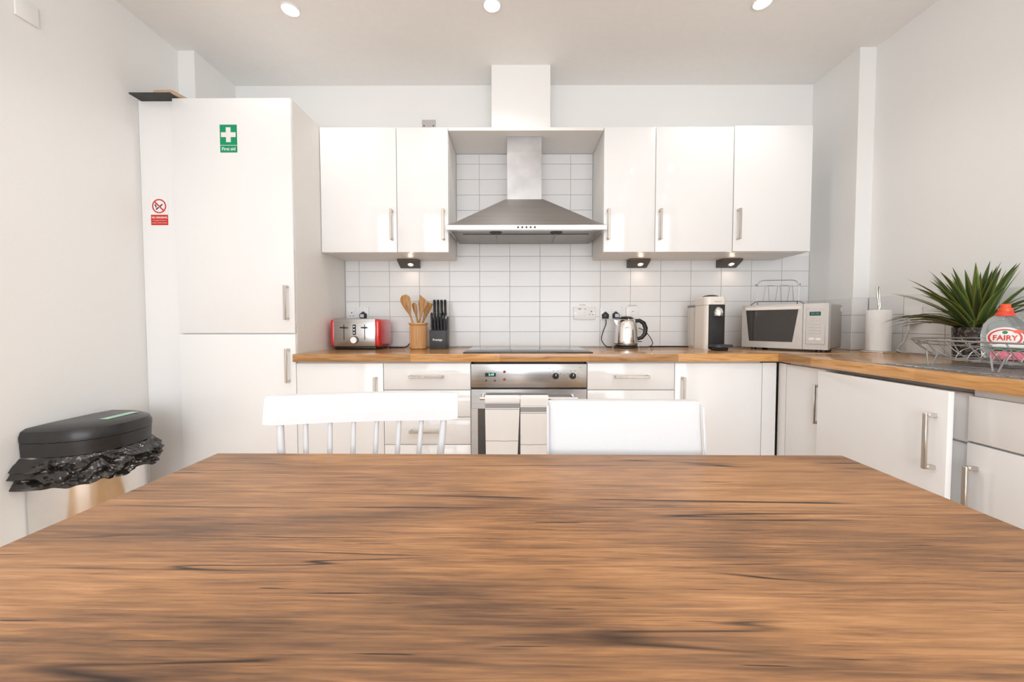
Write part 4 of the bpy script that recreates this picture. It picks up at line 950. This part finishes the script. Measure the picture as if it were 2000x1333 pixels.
for j in range(mrows + 1):
    t_ = j / mrows; z = .5435 - t_ * .1055
    ring = []
    base_pts = dsh(.184, .258, z, n=n)
    for k, q in enumerate(base_pts):
        u_ = k / n; P_ = Vector(q); s_ = math.sin(-math.pi / 2 + math.pi * u_)
        cdir = Vector((P_.x - XL, (P_.y - by_) * .8, 0)); cdir.normalize()
        env = math.sin(min(1, t_ * 1.35) * math.pi * .62) * .030 + .004
        nz = (.35 - abs(noise.noise(Vector((u_ * 9 + t_ * 2.5, t_ * 1.6, 1.3)))) * 1.5) + (.25 - abs(noise.noise(Vector((u_ * 17 - t_ * 5, t_ * 3.2, 4.1)))) * 1.0) + noise.noise(Vector((u_ * 36 + t_ * 6, t_ * 6, 9.7))) * .22
        edge = .028 * noise.noise(Vector((u_ * 7, 0, 2.2))) - .022 * (.5 - u_)
        off_ = env + nz * .030 * min(1, t_ * 4)
        P_ += cdir * max(.001, off_); P_.x = max(P_.x, XL + .004)
        P_.z += edge * t_ + .010 * noise.noise(Vector((u_ * 18, t_ * 5, 7)))
        P_.z = min(P_.z, .5440)
        ring.append(P_)
    rows.append(ring)
inner = [Vector((q[0], q[1], .455)) for q in dsh(.176, .249, .455, n=n)]
mb.loft(rows + [inner], closed=False)
mb.build('plastic_sheet', M['bag'], gb, smooth=28)
# small plate high on left wall
MB().box(XL + .0002, XL + .010, 1.525, 1.60, 2.255, 2.335, .003, 2).build('sensor_cover', M['wall'], None, label='small white cover plate high on the left wall', category='wall plate')

# ------------------------------------------------------------------ table
tb = thing('dining_table', 'rustic brown wood dining table filling the foreground', 'table', (.0249, .4727, 0), R(-.636))
hw, hd_ = .7516, .450
MB().box(-hw, hw, -hd_, hd_, .715, .75, .0015, 2).build('tabletop', M['table'], tb, local=True)
for sx in (-1, 1):
    for sy in (-1, 1): MB().box(sx * (hw - .05) - .03, sx * (hw - .05) + .03, sy * (hd_ - .05) - .03, sy * (hd_ - .05) + .03, 0, .7145, .003, 1).build('leg', M['blackm'], tb, local=True)
for sy in (-1, 1): MB().box(-hw + .085, hw - .085, sy * (hd_ - .05) - .012, sy * (hd_ - .05) + .012, .655, .7145).build('apron', M['blackm'], tb, local=True, smooth=0)

# ------------------------------------------------------------------ chairs
ch = thing('spindle_chair', 'white painted spindle-back chair pushed up to the table', 'chair', (-.366, .772, 0), R(7))
MB().box(-.215, .215, -.20, .20, .435, .465, .012, 3).build('seat', M['chairw'], ch, local=True)
for sx in (-1, 1):
    for sy in (-1, 1): MB().cyl((sx * .165, sy * .15, .436), (sx * .205, sy * .195, 0), .017, .012, 14).build('leg', M['chairw'], ch, local=True)
    MB().cyl((sx * .187, -.168, .20), (sx * .187, .168, .20), .009, n=10).build('stretcher', M['chairw'], ch, local=True)
def rail_y(x): return .236 + .020 * (1 - (x / .25) ** 2)
rings = []
for k in range(17):
    x = -.245 + .49 * k / 16; zl = .8805; e_ = .0 if 0 < k < 16 else .003
    y_ = rail_y(x); rings.append([(x, y_ - .011 + e_, .806 + e_), (x, y_ + .004 - e_, .803 + e_), (x, y_ + .018 - e_, .845), (x, y_ + .024 - e_, zl - .003 - e_), (x, y_ + .016, zl - e_), (x, y_ + .004 + e_, zl - .004 - e_), (x, y_ - .004 + e_, .845)])
MB().loft(rings).build('top_rail', M['chairw'], ch, local=True)
for k in range(8):
    xt = -.208 + .416 * k / 7; xb = -.175 + .35 * k / 7; r_ = .0095 if k in (0, 7) else .0068
    MB().tube([(xb, .178, .46), (xb * .4 + xt * .6, rail_y(xt) - .026, .68), (xt, rail_y(xt) + .001, .812)], [r_ * 1.15, r_ * 1.1, r_ * .85], 12).build('spindle', M['chairw'], ch, local=True)
lc = thing('leather_chair', 'white faux leather chair with a padded back at the table', 'chair', (.278, .752, 0), R(-1))
MB().box(-.20, .20, -.22, .20, .40, .485, .02, 3).build('seat', M['leather'], lc, local=True)
mb = MB(); rings = []
for k in range(15):
    t_ = k / 14; z = .40 + t_ * .4655; yc = .205 + .045 * t_ ** 1.3; hw_ = .203 - .010 * t_; th = .030 - .006 * t_
    if k == 14: hw_ -= .008; th -= .010
    if k == 13: z = .862
    ring = []
    for a in range(24):
        an = 2 * math.pi * a / 24; c_, s_ = math.cos(an), math.sin(an)
        ring.append((hw_ * math.copysign(abs(c_) ** .16, c_), yc + th * math.copysign(abs(s_) ** .45, s_), z))
    rings.append(ring)
bk = mb.loft(rings).build('backrest', M['leather'], lc, local=True, smooth=50)
for sx in (-1, 1): MB().tube([(sx * .196, .180 + .045 * (k / 8) ** 1.3, .43 + .425 * k / 8) for k in range(9)], .0032, 8).build('piping', M['leather'], bk, local=True)
MB().tube([(-.19, .229, .862), (.19, .229, .862)], .003, 8).build('piping', M['leather'], bk, local=True)
for sx in (-1, 1):
    for sy in (-1, 1): MB().cyl((sx * .17, sy * .18, .402), (sx * .17, sy * .185, 0), .018, .014, 4).build('leg', M['blackm'], lc, local=True)

# ------------------------------------------------------------------ ceiling downlights
vis = {(-1.108, 1.976): 'round recessed downlight in the ceiling nearest the tall cabinet', (-.106, 1.952): 'round recessed downlight in the ceiling in front of the duct boxing', (1.208, 1.941): 'round recessed downlight in the ceiling in front of the end cupboards'}
spots = list(vis) + [(x, y) for y in (1.0, .15, -.85, -1.8) for x in (-1.108, -.106, 1.12)]
for x, y in spots:
    o = thing('downlight', vis.get((x, y), 'round recessed downlight in the ceiling above the dining table side'), 'downlight', (x, y, CEIL), group='recessed ceiling downlights')
    MB().lathe([(.046, CEIL - .0002), (.046, CEIL - .003), (.041, CEIL - .006), (.033, CEIL - .004)], x, y, 32, True, False).build('trim_ring', M['white'], o)
    MB().lathe([(.032, CEIL - .0035), (.030, CEIL - .006), (.012, CEIL - .0085), (.002, CEIL - .009)], x, y, 24).build('bulb', M['bulb'], o)
    l = bpy.data.lights.new('downlight_lamp', 'SPOT'); l.energy = SPOT_W; l.spot_size = R(130); l.spot_blend = .6; l.shadow_soft_size = .03; l.color = (1, .965, .92)
    lo = bpy.data.objects.new('downlight_lamp', l); COL.objects.link(lo); lo.parent = o; lo.location = (0, 0, -.02)
